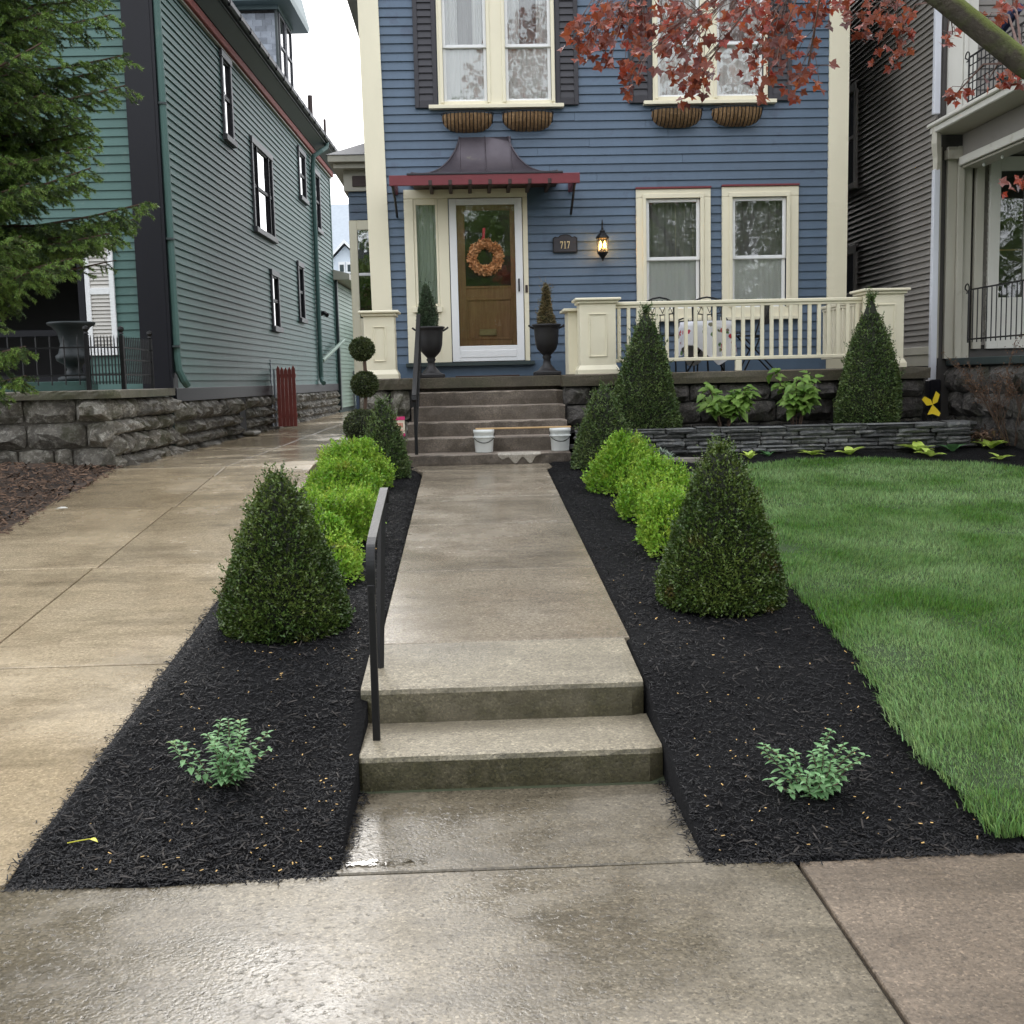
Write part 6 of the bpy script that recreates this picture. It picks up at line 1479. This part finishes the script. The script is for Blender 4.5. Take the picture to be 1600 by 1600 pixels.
# ================================================================ SPRUCE on the left
spx, spy = -5.3, 9.9
sp = root('spruce_tree', 'dark shaggy spruce with light green branch tips at the upper left', 'tree', (spx, spy, .65))
MB().tube([(spx, spy, .5), (spx, spy, 3), (spx+.05, spy, 7.5)], [.2, .16, .05], 9).build('trunk', M['bark'], sp)
r = random.Random(21)
TIPS = [(-2.45, 9.3, 3.16), (-2.62, 9.5, 4.32), (-2.60, 9.35, 4.05), (-2.72, 9.5, 4.62), (-2.75, 9.2, 2.90), (-2.95, 8.9, 2.68), (-3.30, 8.8, 2.02), (-3.35, 8.9, 1.80), (-2.75, 9.9, 3.10), (-3.0, 8.6, 2.62), (-3.3, 8.4, 2.60), (-2.85, 9.2, 3.55), (-2.95, 9.6, 3.75), (-2.8, 9.0, 3.36), (-3.15, 8.7, 3.2), (-3.4, 8.3, 3.0), (-3.1, 9.0, 3.9), (-3.0, 9.0, 4.5), (-3.3, 8.6, 4.2), (-3.2, 8.8, 4.9), (-3.5, 8.4, 3.7), (-3.6, 8.2, 4.5), (-3.8, 8.2, 3.4), (-3.5, 9.2, 2.35), (-4.0, 8.2, 2.9), (-2.95, 9.7, 5.1), (-3.3, 9.1, 5.5), (-3.5, 8.6, 5.2), (-4.0, 8.3, 2.35), (-3.95, 8.5, 1.95), (-3.5, 9.5, 2.75), (-3.6, 9.7, 3.4), (-3.5, 9.8, 4.3)]
for i in range(26):
    a = r.uniform(0, 6.28); zz = r.uniform(2.2, 7); R = 2.3*(1-(zz-1)/8); x_ = spx+R*math.cos(a)
    if x_ < -3.4: TIPS.append((x_, spy+R*math.sin(a), zz))
BASE_N = 33
extra = [(x-.12-.3*r.random(), y+r.uniform(-.2, .7), z+r.uniform(-.28, .28)) for x, y, z in TIPS[:33]]+[(-3.5+r.uniform(-.6, .6), 9.3+r.uniform(-.9, .7), 2.75+2.9*r.random()) for _ in range(34)]
TIPS = [q for q in TIPS[:33] if q not in ((-3.5, 9.2, 2.35), (-4.0, 8.3, 2.35), (-3.95, 8.5, 1.95))]+[q for q in extra if q[2] > 2.72]+TIPS[33:]
NP, ND, TP, TD = [], [], [], []
wood = MB()
def needled(p, d, ln, young, per=640):
    m = int(per*ln); q = rng.random(m)[:, None]; a = rng.uniform(0, 6.283, m); dv = np.array(d)
    pv = np.array(p)+dv*q*ln+np.array([[0, 0, -.12*ln]])*q**2
    e1 = unit(np.cross(dv, [.1, 0, 1.])[None])[0]; e2 = np.cross(dv, e1)
    nd = unit(dv[None]*.7+(e1[None]*np.cos(a)[:, None]+e2[None]*np.sin(a)[:, None])*.8)
    sel = (q[:, 0]*ln > ln-.07) if young else np.zeros(m, bool)
    NP.append(pv[~sel]); ND.append(nd[~sel]); TP.append(pv[sel]); TD.append(nd[sel])
for ti, tip in enumerate(TIPS):
    tip = Vector(tip); base = Vector((spx, spy, tip.z+r.uniform(.15, .5))); L = (tip-base).length; ax = (tip-base).normalized()
    sag = Vector((0, 0, -.16*L)); pt = lambda t: base.lerp(tip, t)+sag*math.sin(math.pi*t*.9)*(1-t*.35)
    wood.tube([pt(q/6) for q in range(7)], [.028*(1-q/7.5) for q in range(7)], 4, False)
    sd1 = ax.cross(Vector((0, 0, 1))).normalized(); shown = ti < 80
    nt_ = int((40 if shown else 14)*L/2)
    for k in range(nt_):
        t = .25+.75*(k/nt_)**.8; p = pt(t); s = 1 if k % 2 else -1
        ln = (.50*(1-t)+.14)*r.uniform(.75, 1.2); d = (sd1*s*r.uniform(.5, 1)+ax*r.uniform(.45, .95)+Vector((0, 0, r.uniform(-.5, .12)))).normalized()
        wood.tube([p, p+d*ln*.6+Vector((0, 0, -.04*ln)), p+d*ln+Vector((0, 0, -.12*ln))], .003, 3, False)
        hot = r.random() < .8
        needled(p, d, ln, hot)
        sd2 = d.cross(Vector((0, 0, 1))).normalized()
        for j in range(int(ln/.045) if shown else int(ln/.08)):
            u = .15+.85*r.random(); p2 = p+d*ln*u+Vector((0, 0, -.12*ln*u*u)); l2 = ln*(.42*(1-u)+.16)*r.uniform(.8, 1.2)
            d2 = (d*r.uniform(.4, .9)+sd2*r.choice((-1, 1))*r.uniform(.4, .9)+Vector((0, 0, r.uniform(-.75, .1)))).normalized()
            needled(p2, d2, l2, hot and r.random() < .8)
wood.build('branches', M['twig'], sp)
def needles(P, D, ln):
    n = len(P); s = unit(np.cross(D, rot_rand(n)))*.0030; L = rng.uniform(.8, 1.2, n)[:, None]*ln
    V = np.stack([P-s, P+s, P+D*L], 1).reshape(-1, 3); return V, np.arange(3*n).reshape(-1, 3)
V, F = needles(np.concatenate(NP), np.concatenate(ND), .025); npmesh('needles', V, F, M['spruce'], sp)
V, F = needles(np.concatenate(TP), np.concatenate(TD), .026); npmesh('young_needles', V, F, M['spruce_tip'], sp)
print('needles', sum(map(len, NP)), sum(map(len, TP)))
# ================================================================ RED MAPLE, its limb reaching in from the right
mp_ = root('red_maple', 'red leaved maple with mossy limb reaching in at the upper right', 'tree', (4.7, 5.5, .3))
MB().tube([(4.75, 5.5, .2), (4.7, 5.5, .8), (4.66, 5.5, 2.0), (4.9, 5.4, 3.4), (5.2, 5.2, 6)], [.30, .24, .21, .16, .1], 12).build('trunk', M['barkmoss'], mp_, True)
limb = [(4.6, 5.6, 1.9), (4.0, 5.9, 2.50), (3.55, 6.1, 2.85), (3.04, 6.3, 3.25), (2.62, 6.35, 3.60), (2.1, 6.5, 4.05), (1.4, 6.8, 4.65), (.7, 7.1, 5.1)]
MB().tube(limb, [.12, .095, .078, .064, .060, .05, .036, .018], 14).build('limb', M['barkmoss'], mp_, True)
MB().tube([(4.9, 5.4, 3.4), (3.6, 6.6, 4.9), (2.0, 7.2, 5.8)], [.08, .05, .02], 6).build('limb', M['barkmoss'], mp_)
MB().tube([(3.5, 6.05, 2.9), (3.85, 6.3, 3.3), (4.1, 6.6, 3.9)], [.05, .03, .02], 6).build('limb', M['barkmoss'], mp_)
def maplemesh(k):
    r = random.Random(k); pts = []
    lobes = [(-2.3, .55), (-1.2, .88), (0, 1.0), (1.2, .88), (2.3, .55)]
    out = []
    for i, (a, l) in enumerate(lobes):
        a += r.uniform(-.06, .06); l *= r.uniform(.92, 1.05)
        out += [(a-.33, l*.70), (a-.15, l*.78), (a, l), (a+.15, l*.78), (a+.33, l*.70)]
        if i < 4: out.append(((a+lobes[i+1][0])/2, .50 if i in (1, 2) else .46))
    V = [(0, 0, 0)]
    for a, l in out:
        x, y = l*math.sin(a)*.62, l*math.cos(a)*.62+.05; V.append((x, y, .28*abs(x)-.25*max(0, y)**2+r.uniform(-.02, .02)))
    n = len(out); F = [(0, 1+(i+1) % n, 1+i) for i in range(n-1)]
    V += [(-.008, 0, 0), (.008, 0, 0), (.004, -.45, -.1)]; F.append((n+1, n+2, n+3))
    me = bpy.data.meshes.new('maple_leaf'); me.from_pydata(V, [], F); me.update(); return me
MML = [maplemesh(k) for k in range(5)]
ELL = [(1.07, 3.71, .27, .16, 40), (1.36, 3.60, .24, .24, 46), (1.40, 3.36, .12, .11, 20), (.92, 3.60, .20, .18, 26), (.74, 3.60, .11, .13, 15), (1.01, 3.42, .09, .12, 9), (1.87, 3.66, .18, .20, 32), (1.84, 3.39, .14, .13, 12), (2.06, 3.34, .12, .09, 10), (1.76, 3.52, .12, .10, 10), (2.49, 3.72, .18, .13, 20), (2.60, 3.57, .11, .13, 12), (1.61, 3.76, .16, .08, 10), (2.08, 3.74, .12, .08, 9), (2.11, 3.59, .06, .10, 4), (2.24, 3.79, .13, .05, 6),
       (2.95, 3.60, .06, .04, 5), (3.31, 3.34, .09, .06, 10), (3.22, 3.73, .12, .07, 6), (3.30, 3.77, .10, .07, 5), (2.96, 3.24, .05, .05, 4), (3.36, 2.72, .06, .05, 4), (3.18, 3.35, .03, .02, 1)]
r = random.Random(77)
LP = [Vector(p) for p in limb]
tw = MB(); LQ = []
for (cx, cz, ax_, az, n) in ELL:
    n = int(n*2.5)
    cy = 7+r.uniform(-.3, .35); k = cy/7; c0 = Vector((cx*k, cy, 1.62+(cz-1.62)*k))
    near = min(LP[3:] if cx < 2.8 else LP[2:6], key=lambda p: (p-c0-Vector((.3, 0, .35))).length)
    mid = near.lerp(c0, .55)+Vector((0, 0, .10)); tw.tube([near, mid, c0], [.010, .006, .003], 4, False)
    for i in range(n):
        a = r.uniform(0, 6.28); q = r.random()**.55; p = c0+Vector((ax_*k*q*math.cos(a), r.uniform(-.22, .22), az*k*q*math.sin(a)))
        if i % 3 == 0:
            st_ = mid.lerp(c0, r.uniform(.2, 1)); tw.tube([st_, st_.lerp(p, .6)+Vector((0, 0, .03)), p], .002, 3, False)
        d = Vector((r.gauss(0, .7), r.gauss(-.15, .5), r.uniform(-1.25, .15))); up = Vector((r.gauss(0, .5), -1+r.gauss(0, .6), .65+r.gauss(0, .45)))
        LQ.append((p, d, up, r.uniform(.055, .092)))
tw.build('twigs', M['redtwig'], mp_)
r.shuffle(LQ); LQ.sort(key=lambda q: -q[3])
for p, d, up, sz in LQ[:298]: putleaf(mp_, MML[r.randrange(5)], M['mapleleaf'], p, d, up, sz, 'leaf')
Vs, Fs = [], []
for p, d, up, sz in LQ[298:]:
    d = d.normalized(); x = d.cross(up).normalized(); z = x.cross(d); m = MML[r.randrange(5)]; k = len(Vs)
    Vs += [tuple(p+(x*v.co.x+d*v.co.y+z*v.co.z)*sz) for v in m.vertices]; Fs += [tuple(i+k for i in f.vertices) for f in m.polygons]
stuff(MB().add(Vs, Fs).build('leaf_mass', M['maple'], mp_))
n = 9000; d = rot_rand(n)*(.55+.45*rng.random(n)**.5)[:, None]; P = np.array([[4.2, 4.2, 7.6]])+d*np.array([[4.2, 3.0, 2.2]]); D = unit(rot_rand(n)+[[0, 0, -.5]]); U = unit(np.cross(D, rot_rand(n))+[[0, 0, .6]]); L = rng.uniform(.09, .15, n)
V, F = leaves(P, D, U, L, L*.9); stuff(npmesh('upper_leaves', V, F, M['maple'], mp_))
# ================================================================ trees across the street (they stand behind the camera and show in the panes)
for i, (x, y, h, R) in enumerate(((-8.5, -14, 11, 4.6), (1.5, -17, 12.5, 5.0), (10.5, -15, 11.5, 4.8), (-2.5, -28, 13, 6), (3.2, 32, 9, 3.4), (-15, -18, 13, 5.2), (17, -19, 13, 5.4), (6, -25, 14, 6))):  # the last three are added to dim the sky facing the houses
    t = root('street_tree', ('leafy street tree across the road, behind the green house side', 'tall street tree across the road opposite the oak door', 'leafy street tree across the road opposite the grey house', 'largest tree set back across the road', 'backyard tree behind the blue house', 'leafy tree added far along the road to the left to dim the sky', 'leafy tree added far along the road to the right to dim the sky', 'tall tree added between two street trees to dim the sky')[i], 'tree', (x, y, -.1), group='street trees across the road')
    MB().tube([(x, y, -.2), (x, y, 3), (x+.3, y, 6), (x+.2, y, h*.8)], [.35, .28, .2, .06], 9).build('trunk', M['bark'], t)
    for k in range(6):
        a = k*1.05+i; z = 3+k*.8; MB().tube([(x+.1, y, z), (x+1.6*math.cos(a), y+1.6*math.sin(a), z+1.6), (x+3.2*math.cos(a), y+3.2*math.sin(a), z+2.6)], [.14, .08, .03], 6).build('limb', M['bark'], t)
    n = 13000 if i in (0, 1, 2, 6) else 5000 if i != 4 else 2500; lm = Lump(50+i, .9); d = rot_rand(n); rad = (.45+.55*rng.random(n)**.6)*(1+.18*lm(d*5))
    P = np.array([[x, y, h*.62]])+d*rad[:, None]*np.array([[R, R, h*.40]]); k = lm(P) > -.55; P = P[k]; n = len(P)
    D = unit(rot_rand(n)); U = unit(np.cross(D, rot_rand(n))); L = rng.uniform(.12, .24, n)*(1 if i in (0, 1, 2, 4, 6) else 1.7); V, F = leaves(P, D, U, L, L*.75)
    npmesh('crown', V, F, M['treeleaf'], t)

n = 20000; x = rng.uniform(-45, 45, n); P = np.stack([x, -24+rng.normal(0, 1.5, n), rng.random(n)**.8*(8.5+1.2*np.sin(x*.4)+.8*np.sin(x*1.3))], 1); D = rot_rand(n); U = unit(np.cross(D, rot_rand(n))); L = rng.uniform(.3, .6, n)
V, F = leaves(P, D, U, L, L*.7); stuff(npmesh('added_screen_foliage', V, F, M['treeleaf']))  # unseen leafy screen, added to keep low bright sky out of the panes

M['brick'] = paint('brown_brick_wall', (.13, .075, .055), .8, .25, 6, .2, 0, streak=False)
for x0, x1, zt, lab in ((-7.5, .8, 6.6, 'brown brick house added across the road to darken reflections, opposite the green house'), (.9, 11, 7.0, 'brown brick house added across the road to darken reflections, opposite the blue house')):
    h = root('added_brick_house', lab, 'house', ((x0+x1)/2, -30, 0), group='added brick houses across the road')  # unseen house, added to block bright sky in the door and window reflections
    B('wall', M['brick'], h, x0, x1, -38, -28.5, -.2, zt)
    MB().poly([(x0-.4, zt+.01), (x1+.4, zt+.01), ((x0+x1)/2, zt+3.2)], 1, -38.4, -28.1).build('roof', M['slate_roof'], h)
    for k in range(3):
        for z in (1.2, 4.2):
            u = x0+1+(x1-x0-2)*k/2; w_ = B('window', M['white'], h, u-.55, u+.55, -28.5, -28.44, z, z+1.7); B('pane', M['darker'], w_, u-.43, u+.43, -28.44, -28.42, z+.1, z+1.6)
